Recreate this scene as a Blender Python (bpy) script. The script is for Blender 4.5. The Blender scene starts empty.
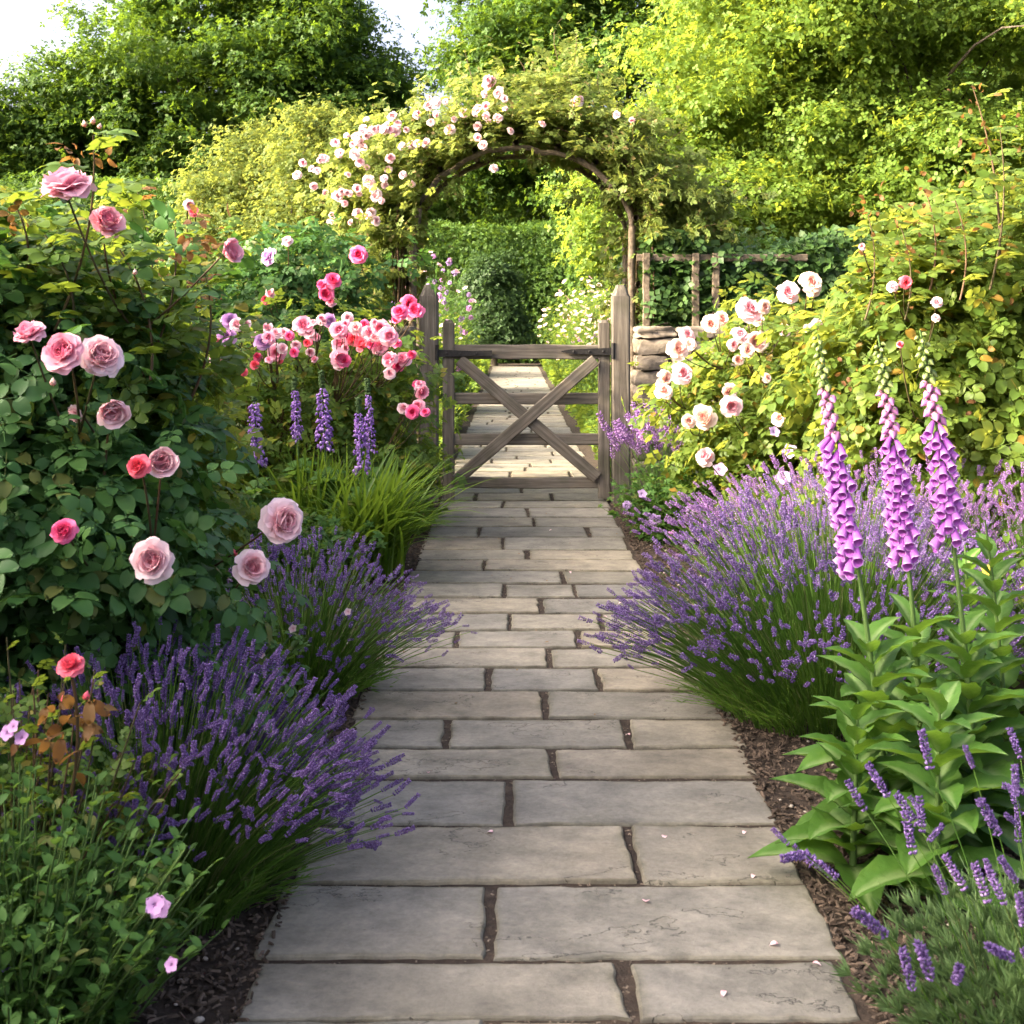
import bpy, math, numpy as np
from mathutils import Vector, Matrix
R = math.radians
rng = np.random.default_rng(11)
SC = bpy.context.scene
COL = SC.collection

# ------------------------------------------------------------------ camera, sky, sun, exposure
F, CX, HZ, H = 1300.0, 513.0, 316.0, 1.2          # focal length (px), vanishing point, eye height (m)
cam = bpy.data.cameras.new('camera'); co = bpy.data.objects.new('camera', cam); COL.objects.link(co)
co.location = (0, 0, H); co.rotation_euler = (R(90), 0, 0)
cam.sensor_width = 36; cam.lens = 36 * F / 1024
cam.shift_x = (512 - CX) / 1024; cam.shift_y = -(512 - HZ) / 1024
cam.clip_start = .05; cam.clip_end = 900
cam.dof.use_dof = True; cam.dof.focus_distance = 5.2; cam.dof.aperture_fstop = 13
SC.camera = co
SUN_EL, SUN_AZ = 25.5, -104.0                       # azimuth measured from +Y (forward), negative = left
wd = bpy.data.worlds.new('World'); SC.world = wd; wd.use_nodes = True
nt = wd.node_tree; bg = nt.nodes['Background']
sk = nt.nodes.new('ShaderNodeTexSky'); sk.sky_type = 'NISHITA'; sk.sun_disc = False
sk.sun_elevation = R(SUN_EL); sk.sun_rotation = R(SUN_AZ)
sk.air_density = .35; sk.dust_density = 10.0; sk.ozone_density = 0.0; sk.altitude = 50
nt.links.new(sk.outputs[0], bg.inputs[0]); bg.inputs[1].default_value = .15
sl = bpy.data.lights.new('sun', 'SUN'); sl.energy = 2.1; sl.angle = R(1.0); sl.color = (1, .82, .54)
so = bpy.data.objects.new('sun', sl); COL.objects.link(so)
_sd = Vector((math.sin(R(SUN_AZ)) * math.cos(R(SUN_EL)), math.cos(R(SUN_AZ)) * math.cos(R(SUN_EL)), math.sin(R(SUN_EL))))
so.rotation_euler = _sd.to_track_quat('Z', 'Y').to_euler()
so.location = (-20, 10, 20)
SC.view_settings.view_transform = 'Standard'; SC.view_settings.look = 'None'
SC.view_settings.exposure = 3.1; SC.view_settings.gamma = 1
SC.render.engine = 'CYCLES'
cy = SC.cycles
cy.max_bounces = 9; cy.diffuse_bounces = 6; cy.glossy_bounces = 2; cy.transmission_bounces = 6; cy.transparent_max_bounces = 4
cy.use_denoising = True; cy.denoiser = 'OPENIMAGEDENOISE'
cy.caustics_reflective = False; cy.caustics_refractive = False
cy.sample_clamp_indirect = 6

# ------------------------------------------------------------------ helpers
def W(px, py, d):
    return np.array([(px - CX) / F * d, d, H + (HZ - py) / F * d])

def nrm(a):
    a = np.asarray(a, float)
    return a / np.maximum(np.linalg.norm(a, axis=-1, keepdims=True), 1e-9)

class MB:
    """collects numpy geometry, links it as ONE mesh object"""
    def __init__(s):
        s.v = []; s.t = []; s.q = []; s.tm = []; s.qm = []; s.tint = []; s.n = 0
    def add(s, v, tris=None, quads=None, mi=0, tint=None):
        v = np.asarray(v, float).reshape(-1, 3)
        if tris is not None and len(tris):
            t = np.asarray(tris, np.int64).reshape(-1, 3); s.t.append(t + s.n); s.tm.append(np.full(len(t), mi))
        if quads is not None and len(quads):
            q = np.asarray(quads, np.int64).reshape(-1, 4); s.q.append(q + s.n); s.qm.append(np.full(len(q), mi))
        s.tint.append(np.full(len(v), .5) if tint is None else np.asarray(tint, float).reshape(-1))
        s.v.append(v); s.n += len(v)
    def inst(s, T, P, U, N, S, mi=0):
        """instances of template T=(verts, tris, quads[, tint]) at P, x axis U, z axis near N, scale S"""
        V, tr, qu = T[0], T[1], T[2]
        P = np.asarray(P, float).reshape(-1, 3); n = len(P)
        if n == 0: return
        U = nrm(U); Vv = nrm(np.cross(N, U)); Z = np.cross(U, Vv)
        S = np.asarray(S, float)
        if S.ndim == 0: S = np.full((n, 3), float(S))
        elif S.ndim == 1: S = np.repeat(S[:, None], 3, 1)
        X = V[None] * S[:, None, :]
        out = P[:, None] + X[..., 0:1] * U[:, None] + X[..., 1:2] * Vv[:, None] + X[..., 2:3] * Z[:, None]
        m = len(V); off = (np.arange(n) * m)[:, None, None]
        ti = np.tile(T[3], n) if len(T) > 3 and T[3] is not None else None
        s.add(out, (tr[None] + off).reshape(-1, 3) if tr is not None and len(tr) else None,
              (qu[None] + off).reshape(-1, 4) if qu is not None and len(qu) else None, mi, ti)
    def tubes(s, paths, radii, sides=4, mi=0, cap=False):
        """paths (n,m,3), radii (m,) or (n,m)"""
        Pt = np.asarray(paths, float); n, m = Pt.shape[:2]
        rad = np.asarray(radii, float)
        if rad.ndim == 1: rad = np.tile(rad, (n, 1))
        T = np.gradient(Pt, axis=1); T = nrm(T)
        ref = np.where(np.abs(T[..., 2:3]) > .9, np.array([1., 0, 0]), np.array([0, 0, 1.]))
        A = nrm(np.cross(T, ref)); B = np.cross(T, A)
        an = np.arange(sides) * 2 * math.pi / sides
        ring = Pt[:, :, None] + rad[:, :, None, None] * (np.cos(an)[None, None, :, None] * A[:, :, None] + np.sin(an)[None, None, :, None] * B[:, :, None])
        i = np.arange(m - 1)[:, None] * sides; j = np.arange(sides)[None]; k = (j + 1) % sides
        q = np.stack([i + j, i + k, i + sides + k, i + sides + j], -1).reshape(-1, 4)
        q = (q[None] + (np.arange(n) * m * sides)[:, None, None]).reshape(-1, 4)
        s.add(ring, None, q, mi)
    def build(s, name, mats, parent=None, smooth=True, tint=False):
        me = bpy.data.meshes.new(name)
        v = np.concatenate(s.v).astype(np.float32)
        t = np.concatenate(s.t) if s.t else np.zeros((0, 3), np.int64)
        q = np.concatenate(s.q) if s.q else np.zeros((0, 4), np.int64)
        me.vertices.add(len(v)); me.vertices.foreach_set('co', v.ravel())
        li = np.concatenate([t.ravel(), q.ravel()]).astype(np.int32)
        me.loops.add(len(li)); me.loops.foreach_set('vertex_index', li)
        ls = np.concatenate([np.arange(len(t)) * 3, len(t) * 3 + np.arange(len(q)) * 4]).astype(np.int32)
        me.polygons.add(len(ls)); me.polygons.foreach_set('loop_start', ls)
        mi = np.concatenate((s.tm or [np.zeros(0)]) + (s.qm or [np.zeros(0)])).astype(np.int32)
        me.polygons.foreach_set('material_index', mi)
        me.polygons.foreach_set('use_smooth', np.full(len(ls), smooth))
        if tint:
            a = me.attributes.new('tint', 'FLOAT', 'POINT'); a.data.foreach_set('value', np.concatenate(s.tint).astype(np.float32))
        for m in (mats if isinstance(mats, (list, tuple)) else [mats]): me.materials.append(m)
        me.update(calc_edges=True)
        o = bpy.data.objects.new(name, me); COL.objects.link(o)
        if parent is not None: o.parent = parent
        return o

def tag(o, label, cat, group=None):
    o['label'] = label; o['category'] = cat
    if group: o['group'] = group
    return o

def thing(name, label, cat, loc=(0, 0, 0), group=None, rz=0):
    o = bpy.data.objects.new(name, None); COL.objects.link(o)
    o.location = tuple(float(c) for c in loc); o.rotation_euler = (0, 0, rz); o.empty_display_size = .1
    return tag(o, label, cat, group)

def mesh_copy(name, me, parent, loc, axis=None, spin=0, s=1.0):
    o = bpy.data.objects.new(name, me); COL.objects.link(o); o.parent = parent
    o.location = tuple(float(c) for c in loc)
    if axis is not None:
        q = Vector([float(c) for c in axis]).to_track_quat('Z', 'Y')
        o.rotation_euler = (q @ Matrix.Rotation(spin, 3, 'Z').to_quaternion()).to_euler()
    o.scale = (s, s, s) if np.isscalar(s) else s
    return o

# ------------------------------------------------------------------ materials
def newmat(name):
    m = bpy.data.materials.new(name); m.use_nodes = True
    nt = m.node_tree; return m, nt, nt.nodes, nt.links, nt.nodes['Principled BSDF']

def ramp(nt, stops, interp='LINEAR'):
    r = nt.nodes.new('ShaderNodeValToRGB'); e = r.color_ramp.elements; r.color_ramp.interpolation = interp
    while len(e) < len(stops): e.new(.5)
    for el, (p, c) in zip(e, stops):
        el.position = p; el.color = (*c, 1) if len(c) == 3 else c
    return r

def leafmat(name, stops, trans, tf=.42, rough=.55, spec=.2, bump=False):
    """leaf: colour varies leaf by leaf, part of the light passes through it"""
    m, nt, N, L, p = newmat(name)
    g = N.new('ShaderNodeNewGeometry'); r = ramp(nt, stops); L.new(g.outputs['Random Per Island'], r.inputs[0])
    L.new(r.outputs[0], p.inputs['Base Color']); p.inputs['Roughness'].default_value = rough
    p.inputs['Specular IOR Level'].default_value = spec
    t = N.new('ShaderNodeBsdfTranslucent'); mx = N.new('ShaderNodeMix'); mx.data_type = 'RGBA'; mx.blend_type = 'MIX'
    mx.inputs[0].default_value = .6; L.new(r.outputs[0], mx.inputs[6]); mx.inputs[7].default_value = (*trans, 1)
    L.new(mx.outputs[2], t.inputs['Color'])
    ms = N.new('ShaderNodeMixShader'); ms.inputs[0].default_value = tf
    L.new(p.outputs[0], ms.inputs[1]); L.new(t.outputs[0], ms.inputs[2])
    L.new(ms.outputs[0], N['Material Output'].inputs['Surface'])
    if bump:                                                        # big leaves: pale midrib, puckered between the veins, some blotches
        tc = N.new('ShaderNodeTexCoord'); no = N.new('ShaderNodeTexNoise'); no.inputs['Scale'].default_value = 70; no.inputs['Detail'].default_value = 5
        b = N.new('ShaderNodeBump'); b.inputs['Strength'].default_value = .6; b.inputs['Distance'].default_value = .006
        L.new(tc.outputs['Object'], no.inputs['Vector']); L.new(no.outputs[0], b.inputs['Height']); L.new(b.outputs[0], p.inputs['Normal'])
        at = N.new('ShaderNodeAttribute'); at.attribute_name = 'tint'; n2 = N.new('ShaderNodeTexNoise'); n2.inputs['Scale'].default_value = 26; n2.inputs['Detail'].default_value = 6; L.new(tc.outputs['Object'], n2.inputs['Vector'])
        r2 = ramp(nt, [(.3, (.7, .76, .6)), (.5, (1, 1, 1)), (.72, (1.25, 1.12, 1.0))]); L.new(n2.outputs[0], r2.inputs[0])
        mu = N.new('ShaderNodeMix'); mu.data_type = 'RGBA'; mu.blend_type = 'MULTIPLY'; mu.inputs[0].default_value = 1; L.new(r.outputs[0], mu.inputs[6]); L.new(r2.outputs[0], mu.inputs[7])
        mi = N.new('ShaderNodeMix'); mi.data_type = 'RGBA'; mp = N.new('ShaderNodeMapRange'); mp.inputs[1].default_value = .35; mp.inputs[2].default_value = 1; mp.inputs[4].default_value = .55; L.new(at.outputs['Fac'], mp.inputs[0])
        L.new(mp.outputs[0], mi.inputs[0]); L.new(mu.outputs[2], mi.inputs[6]); mi.inputs[7].default_value = (.27, .36, .15, 1); L.new(mi.outputs[2], p.inputs['Base Color'])
    return m

def petalmat(name, stops, tf=.3, rough=.6):
    """petal: pigment runs from the heart (tint 0) to the outer petals (tint 1)"""
    m, nt, N, L, p = newmat(name)
    a = N.new('ShaderNodeAttribute'); a.attribute_name = 'tint'; r = ramp(nt, stops); L.new(a.outputs['Fac'], r.inputs[0])
    g = N.new('ShaderNodeNewGeometry'); hs = N.new('ShaderNodeHueSaturation')
    mr = N.new('ShaderNodeMapRange'); mr.inputs[3].default_value = .86; mr.inputs[4].default_value = 1.1
    L.new(g.outputs['Random Per Island'], mr.inputs[0]); L.new(mr.outputs[0], hs.inputs['Value']); L.new(r.outputs[0], hs.inputs['Color'])
    L.new(hs.outputs[0], p.inputs['Base Color']); p.inputs['Roughness'].default_value = rough; p.inputs['Specular IOR Level'].default_value = .2
    t = N.new('ShaderNodeBsdfTranslucent'); L.new(hs.outputs[0], t.inputs['Color'])
    ms = N.new('ShaderNodeMixShader'); ms.inputs[0].default_value = tf
    L.new(p.outputs[0], ms.inputs[1]); L.new(t.outputs[0], ms.inputs[2]); L.new(ms.outputs[0], N['Material Output'].inputs['Surface'])
    return m

def noisemat(name, stops, scale=(8, 8, 8), detail=8, rough=.85, bump=.5, dist=.01, island=0.0, bscale=None, coord='Object'):
    m, nt, N, L, p = newmat(name)
    tc = N.new('ShaderNodeTexCoord'); mp = N.new('ShaderNodeMapping'); mp.inputs['Scale'].default_value = scale
    no = N.new('ShaderNodeTexNoise'); no.inputs['Scale'].default_value = 1; no.inputs['Detail'].default_value = detail; no.inputs['Roughness'].default_value = .62
    r = ramp(nt, stops); L.new(tc.outputs[coord], mp.inputs[0]); L.new(mp.outputs[0], no.inputs['Vector']); L.new(no.outputs[0], r.inputs[0])
    col = r.outputs[0]
    if island:
        g = N.new('ShaderNodeNewGeometry'); mr = N.new('ShaderNodeMapRange'); mr.inputs[3].default_value = 1 - island; mr.inputs[4].default_value = 1 + island
        hs = N.new('ShaderNodeHueSaturation'); L.new(g.outputs['Random Per Island'], mr.inputs[0]); L.new(mr.outputs[0], hs.inputs['Value']); L.new(col, hs.inputs['Color']); col = hs.outputs[0]
    L.new(col, p.inputs['Base Color']); p.inputs['Roughness'].default_value = rough; p.inputs['Specular IOR Level'].default_value = .25
    b = N.new('ShaderNodeBump'); b.inputs['Strength'].default_value = bump; b.inputs['Distance'].default_value = dist
    if bscale:
        n2 = N.new('ShaderNodeTexNoise'); n2.inputs['Scale'].default_value = bscale; n2.inputs['Detail'].default_value = 8
        L.new(tc.outputs[coord], n2.inputs['Vector']); L.new(n2.outputs[0], b.inputs['Height'])
    else: L.new(no.outputs[0], b.inputs['Height'])
    L.new(b.outputs[0], p.inputs['Normal'])
    return m

def slabmat():
    m, nt, N, L, p = newmat('riven_sandstone')
    tc = N.new('ShaderNodeTexCoord'); g = N.new('ShaderNodeNewGeometry')
    # every slab gets its own stretch of stone
    off = N.new('ShaderNodeVectorMath'); off.operation = 'SCALE'; off.inputs[0].default_value = (31, 17, 7); L.new(g.outputs['Random Per Island'], off.inputs[3])
    ad = N.new('ShaderNodeVectorMath'); L.new(tc.outputs['Object'], ad.inputs[0]); L.new(off.outputs[0], ad.inputs[1])
    def noise(sc, det, rgh=.6, stretch=(1, 1, 1)):
        mp = N.new('ShaderNodeMapping'); mp.inputs['Scale'].default_value = stretch; L.new(ad.outputs[0], mp.inputs[0])
        n = N.new('ShaderNodeTexNoise'); n.inputs['Scale'].default_value = sc; n.inputs['Detail'].default_value = det; n.inputs['Roughness'].default_value = rgh
        L.new(mp.outputs[0], n.inputs['Vector']); return n.outputs[0]
    big = noise(2.2, 5, .6); fine = noise(70, 6, .7); mid = noise(8, 9, .68, (1, 1.25, 1))
    r1 = ramp(nt, [(.28, (.126, .118, .1)), (.5, (.21, .197, .165)), (.72, (.302, .28, .232))]); L.new(mid, r1.inputs[0])
    tone = ramp(nt, [(0, (.74, .75, .78)), (.3, (.92, .9, .86)), (.55, (.86, .86, .87)), (.8, (1.08, 1.03, .95)), (1, (.97, .9, .82))]); L.new(g.outputs['Random Per Island'], tone.inputs[0])
    mul = N.new('ShaderNodeMix'); mul.data_type = 'RGBA'; mul.blend_type = 'MULTIPLY'; mul.inputs[0].default_value = 1
    L.new(r1.outputs[0], mul.inputs[6]); L.new(tone.outputs[0], mul.inputs[7])
    r2 = ramp(nt, [(.3, (.72, .72, .7)), (.55, (1, 1, 1)), (.75, (1.1, 1.08, 1.03))]); L.new(big, r2.inputs[0])
    mul2 = N.new('ShaderNodeMix'); mul2.data_type = 'RGBA'; mul2.blend_type = 'MULTIPLY'; mul2.inputs[0].default_value = 1
    L.new(mul.outputs[2], mul2.inputs[6]); L.new(r2.outputs[0], mul2.inputs[7])
    # speckle
    r3 = ramp(nt, [(.3, (.8, .8, .8)), (.6, (1.06, 1.06, 1.05))]); L.new(fine, r3.inputs[0])
    mul3 = N.new('ShaderNodeMix'); mul3.data_type = 'RGBA'; mul3.blend_type = 'MULTIPLY'; mul3.inputs[0].default_value = 1
    L.new(mul2.outputs[2], mul3.inputs[6]); L.new(r3.outputs[0], mul3.inputs[7])
    # hairline cleft edges: thin contour lines of a stretched noise
    lay = noise(2.0, 7, .6, (1, 1.7, 1))
    def line(level, w):
        s = N.new('ShaderNodeMath'); s.operation = 'SUBTRACT'; L.new(lay, s.inputs[0]); s.inputs[1].default_value = level
        a = N.new('ShaderNodeMath'); a.operation = 'ABSOLUTE'; L.new(s.outputs[0], a.inputs[0])
        mr = N.new('ShaderNodeMapRange'); mr.inputs[1].default_value = 0; mr.inputs[2].default_value = w; L.new(a.outputs[0], mr.inputs[0]); return mr.outputs[0]
    l1 = line(.38, .004); l2 = line(.6, .0032)
    mn = N.new('ShaderNodeMath'); mn.operation = 'MINIMUM'; L.new(l1, mn.inputs[0]); L.new(l2, mn.inputs[1])
    mr = N.new('ShaderNodeMapRange'); mr.inputs[3].default_value = .3; mr.inputs[4].default_value = 1; L.new(mn.outputs[0], mr.inputs[0])
    mul4 = N.new('ShaderNodeMix'); mul4.data_type = 'RGBA'; mul4.blend_type = 'MULTIPLY'; mul4.inputs[0].default_value = 1
    L.new(mul3.outputs[2], mul4.inputs[6]); L.new(mr.outputs[0], mul4.inputs[7])
    # grime and algae creeping in from the joints, broken up by noise
    at = N.new('ShaderNodeAttribute'); at.attribute_name = 'tint'; nz = noise(14, 6, .7)
    ea = N.new('ShaderNodeMath'); ea.operation = 'ADD'; L.new(at.outputs['Fac'], ea.inputs[0]); L.new(nz, ea.inputs[1])
    er = ramp(nt, [(.36, (.6, .6, .52)), (.6, (.9, .9, .85)), (.85, (1, 1, 1))]); L.new(ea.outputs[0], er.inputs[0])
    bl = noise(3.1, 7, .75); br = ramp(nt, [(.3, (.7, .71, .68)), (.44, (1, 1, 1)), (.64, (1, 1, 1)), (.74, (1.14, 1.12, 1.06))]); L.new(bl, br.inputs[0])
    mul5 = N.new('ShaderNodeMix'); mul5.data_type = 'RGBA'; mul5.blend_type = 'MULTIPLY'; mul5.inputs[0].default_value = 1
    L.new(mul4.outputs[2], mul5.inputs[6]); L.new(er.outputs[0], mul5.inputs[7])
    mul6 = N.new('ShaderNodeMix'); mul6.data_type = 'RGBA'; mul6.blend_type = 'MULTIPLY'; mul6.inputs[0].default_value = 1
    L.new(mul5.outputs[2], mul6.inputs[6]); L.new(br.outputs[0], mul6.inputs[7])
    L.new(mul6.outputs[2], p.inputs['Base Color'])
    p.inputs['Roughness'].default_value = .72; p.inputs['Specular IOR Level'].default_value = .35
    # riven relief: steps where the layers split
    st = ramp(nt, [(.375, (0, 0, 0)), (.385, (.35, .35, .35)), (.595, (.4, .4, .4)), (.605, (.8, .8, .8)), (1, (1, 1, 1))]); L.new(lay, st.inputs[0])
    b1 = N.new('ShaderNodeBump'); b1.inputs['Strength'].default_value = 1.0; b1.inputs['Distance'].default_value = .006; L.new(st.outputs[0], b1.inputs['Height'])
    b2 = N.new('ShaderNodeBump'); b2.inputs['Strength'].default_value = .75; b2.inputs['Distance'].default_value = .012; L.new(mid, b2.inputs['Height']); L.new(b1.outputs[0], b2.inputs['Normal'])
    b3 = N.new('ShaderNodeBump'); b3.inputs['Strength'].default_value = .5; b3.inputs['Distance'].default_value = .002; L.new(fine, b3.inputs['Height']); L.new(b2.outputs[0], b3.inputs['Normal'])
    L.new(b3.outputs[0], p.inputs['Normal'])
    return m

def woodmat(name, axis, cols):
    sc = [70, 70, 70]; sc[axis] = 3.0
    m = noisemat(name, cols, tuple(sc), 6, .8, .5, .003)
    nt = m.node_tree; N, L = nt.nodes, nt.links; p = N['Principled BSDF']
    tc = N.new('ShaderNodeTexCoord'); n = N.new('ShaderNodeTexNoise'); n.inputs['Scale'].default_value = 5; n.inputs['Detail'].default_value = 5
    L.new(tc.outputs['Object'], n.inputs['Vector'])
    r = ramp(nt, [(.3, (.62, .66, .55)), (.5, (1, 1, 1)), (.7, (1.15, 1.1, 1.02))]); L.new(n.outputs[0], r.inputs[0])   # weathering, a little algae
    mu = N.new('ShaderNodeMix'); mu.data_type = 'RGBA'; mu.blend_type = 'MULTIPLY'; mu.inputs[0].default_value = 1
    src = p.inputs['Base Color'].links[0].from_socket
    L.new(src, mu.inputs[6]); L.new(r.outputs[0], mu.inputs[7]); L.new(mu.outputs[2], p.inputs['Base Color'])
    return m

GREY_WOOD = [(.25, (.035, .03, .024)), (.5, (.095, .082, .066)), (.75, (.165, .147, .12))]
M = {}
M['slab'] = slabmat()
M['soil'] = noisemat('soil', [(.3, (.018, .013, .009)), (.55, (.042, .03, .021)), (.75, (.075, .056, .04))], (30, 30, 30), 10, .95, .9, .02)
M['chips'] = noisemat('bark_mulch', [(.3, (.03, .022, .016)), (.7, (.11, .08, .057))], (40, 40, 40), 6, .9, .4, .004, .55)
M['grit'] = noisemat('joint_grit', [(.3, (.06, .047, .034)), (.7, (.17, .135, .1))], (60, 60, 60), 5, .9, .3, .002, .5)
M['pebble'] = noisemat('pebble', [(.3, (.25, .21, .17)), (.7, (.45, .4, .33))], (60, 60, 60), 5, .7, .3, .002, .3)
M['wood_up'] = woodmat('weathered_oak_upright', 2, GREY_WOOD)
M['wood_across'] = woodmat('weathered_oak_across', 0, GREY_WOOD)
M['rustic'] = noisemat('rustic_pole', [(.3, (.05, .038, .026)), (.55, (.14, .11, .078)), (.8, (.24, .2, .15))], (30, 30, 30), 8, .85, .8, .01)
M['iron'] = noisemat('black_iron', [(.3, (.006, .006, .006)), (.7, (.02, .018, .017))], (40, 40, 40), 6, .55, .4, .002)
M['stone'] = noisemat('wall_stone', [(.28, (.06, .05, .04)), (.5, (.145, .122, .096)), (.72, (.25, .215, .17))], (9, 9, 14), 10, .9, .9, .02, .32)
M['mortar'] = noisemat('wall_core', [(.3, (.04, .034, .027)), (.7, (.09, .076, .06))], (20, 20, 20), 6, .95, .6, .01)
M['bark'] = noisemat('bark', [(.3, (.03, .024, .018)), (.7, (.11, .09, .068))], (8, 8, 2), 8, .9, .9, .03)
M['cane'] = leafmat('rose_cane', [(0, (.05, .05, .02)), (1, (.1, .055, .03))], (.1, .1, .02), .05)
M['stem'] = leafmat('green_stem', [(0, (.05, .1, .025)), (1, (.09, .15, .04))], (.15, .25, .03), .1)

def greens(name, a, b, tr, acc=None, frac=.06, tf=.42, rough=.55, spec=.18, bump=False):
    s = [(0, a), (1 - frac if acc else 1, b)]
    if acc: s += [(1 - frac + .005, acc), (1, acc)]
    M[name] = leafmat(name, s, tr, tf, rough, spec, bump); return M[name]

greens('leaf_oak', (.026, .068, .01), (.068, .13, .018), (.22, .34, .02), tf=.42)
greens('leaf_lime', (.065, .125, .018), (.125, .195, .03), (.46, .56, .05), tf=.5)
greens('leaf_gold', (.065, .105, .02), (.12, .165, .036), (.4, .44, .07), (.19, .17, .03), .05, tf=.5)
greens('leaf_arch', (.075, .115, .024), (.14, .185, .045), (.42, .48, .08), (.2, .15, .06), .08, tf=.45)
greens('leaf_hedge', (.034, .08, .014), (.072, .135, .024), (.2, .32, .03), tf=.34)
greens('leaf_yew', (.018, .042, .014), (.042, .08, .022), (.09, .16, .025), tf=.25)
greens('leaf_rose_dark', (.026, .078, .02), (.065, .145, .036), (.15, .32, .035), (.1, .12, .03), .05, tf=.3, rough=.5, spec=.22)
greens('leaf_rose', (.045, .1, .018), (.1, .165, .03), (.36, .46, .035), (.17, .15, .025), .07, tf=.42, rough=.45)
greens('leaf_rose_gold', (.06, .115, .02), (.125, .18, .034), (.46, .5, .06), (.21, .13, .025), .05, tf=.48, rough=.45)
greens('leaf_ivy', (.03, .072, .018), (.062, .12, .027), (.13, .24, .03), tf=.3, rough=.48, spec=.28)
greens('leaf_red', (.11, .05, .022), (.17, .1, .03), (.42, .2, .04), tf=.4)
greens('leaf_fox', (.042, .11, .016), (.075, .17, .026), (.26, .44, .035), tf=.35, rough=.55, spec=.3, bump=True)
greens('leaf_herb', (.042, .11, .022), (.085, .175, .038), (.25, .42, .05), (.13, .15, .04), .1, tf=.4)
greens('leaf_bright', (.06, .12, .016), (.11, .18, .026), (.38, .46, .04), tf=.48)
greens('leaf_grey', (.055, .105, .035), (.1, .16, .06), (.2, .32, .08), tf=.3)
greens('blade', (.045, .105, .012), (.1, .18, .024), (.3, .44, .03), tf=.42, rough=.4)
greens('lavender_stem', (.045, .11, .016), (.1, .19, .03), (.28, .5, .05), (.14, .16, .06), .12, tf=.35)
M['lavender'] = leafmat('lavender_floret', [(0, (.08, .05, .15)), (.6, (.165, .098, .28)), (.85, (.27, .175, .43)), (1, (.38, .28, .53))], (.38, .22, .48), .3, .6, .2)
M['lavender_lit'] = leafmat('lavender_floret_lit', [(0, (.13, .065, .2)), (.6, (.26, .14, .36)), (1, (.44, .28, .5))], (.5, .27, .52), .35, .6, .2)  # sunlit copy of the lavender floret, paler and pinker as if in sun
M['lupin'] = leafmat('spire_floret', [(0, (.27, .13, .46)), (.6, (.42, .24, .62)), (1, (.58, .4, .72))], (.4, .2, .6), .3, .5, .2)
P = {}
P['pink'] = petalmat('petal_pink', [(0, (.84, .14, .27)), (.4, (.86, .28, .42)), (1, (.88, .55, .62))])
P['pale'] = petalmat('petal_pale_pink', [(0, (.84, .28, .38)), (.4, (.87, .47, .54)), (1, (.88, .71, .72))])
P['hot'] = petalmat('petal_deep_pink', [(0, (.74, .04, .13)), (.5, (.8, .08, .24)), (1, (.82, .2, .38))])
P['coral'] = petalmat('petal_coral', [(0, (.8, .16, .1)), (.4, (.83, .1, .16)), (1, (.84, .2, .26))])
P['blush'] = petalmat('petal_blush', [(0, (.82, .3, .26)), (.35, (.84, .5, .44)), (1, (.86, .74, .64))])
P['white'] = petalmat('petal_white_pink', [(0, (.76, .38, .42)), (.4, (.8, .53, .55)), (1, (.82, .67, .67))])
P['fox'] = petalmat('petal_foxglove', [(0, (.5, .15, .5)), (.35, (.47, .12, .56)), (.8, (.58, .22, .68)), (1, (.76, .5, .8))], .45, .5)
P['foxbud'] = petalmat('petal_foxglove_bud', [(0, (.3, .3, .14)), (.3, (.52, .2, .4)), (1, (.6, .26, .55))], .3, .5)
P['greenbud'] = petalmat('green_bud', [(0, (.1, .16, .04)), (1, (.28, .33, .13))], .25, .5)
P['lilac'] = petalmat('petal_lilac', [(0, (.42, .3, .5)), (1, (.56, .4, .68))], .3)
P['cream'] = petalmat('petal_cream', [(0, (.55, .42, .26)), (1, (.66, .53, .44))], .3)
P['orchid'] = petalmat('petal_orchid', [(0, (.5, .25, .5)), (1, (.66, .4, .66))], .3)
P['violet'] = petalmat('petal_violet', [(0, (.16, .07, .4)), (1, (.3, .17, .6))], .3)
P['yellow'] = petalmat('petal_yellow', [(0, (.8, .5, .05)), (1, (.85, .68, .12))], .3)

# ------------------------------------------------------------------ leaf, petal and flower templates
def arr(*a): return np.array(a, float)
LEAF2 = (arr((0, 0, 0), (.45, .5, .07), (1, 0, -.06), (.45, -.5, .07)), np.array([[0, 2, 1], [0, 3, 2]]), None)
_lx = [.1, .28, .5, .72, .9]; _lw = [.27, .46, .5, .4, .19]; _lz = [.0, .01, 0, -.045, -.11]
LEAF6 = (arr(*([(0, 0, 0)] + [p for x, w, z in zip(_lx, _lw, _lz) for p in ((x, w, z + .07 * w * 2), (x, 0, z), (x, -w, z + .07 * w * 2))] + [(1, 0, -.17)])),
         np.array([[0, 2, 1], [0, 3, 2], [13, 14, 16], [14, 15, 16]]), np.array([q for k in range(4) for q in ([3 * k + 1, 3 * k + 2, 3 * k + 5, 3 * k + 4], [3 * k + 2, 3 * k + 3, 3 * k + 6, 3 * k + 5])])[:, ::-1])

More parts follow.
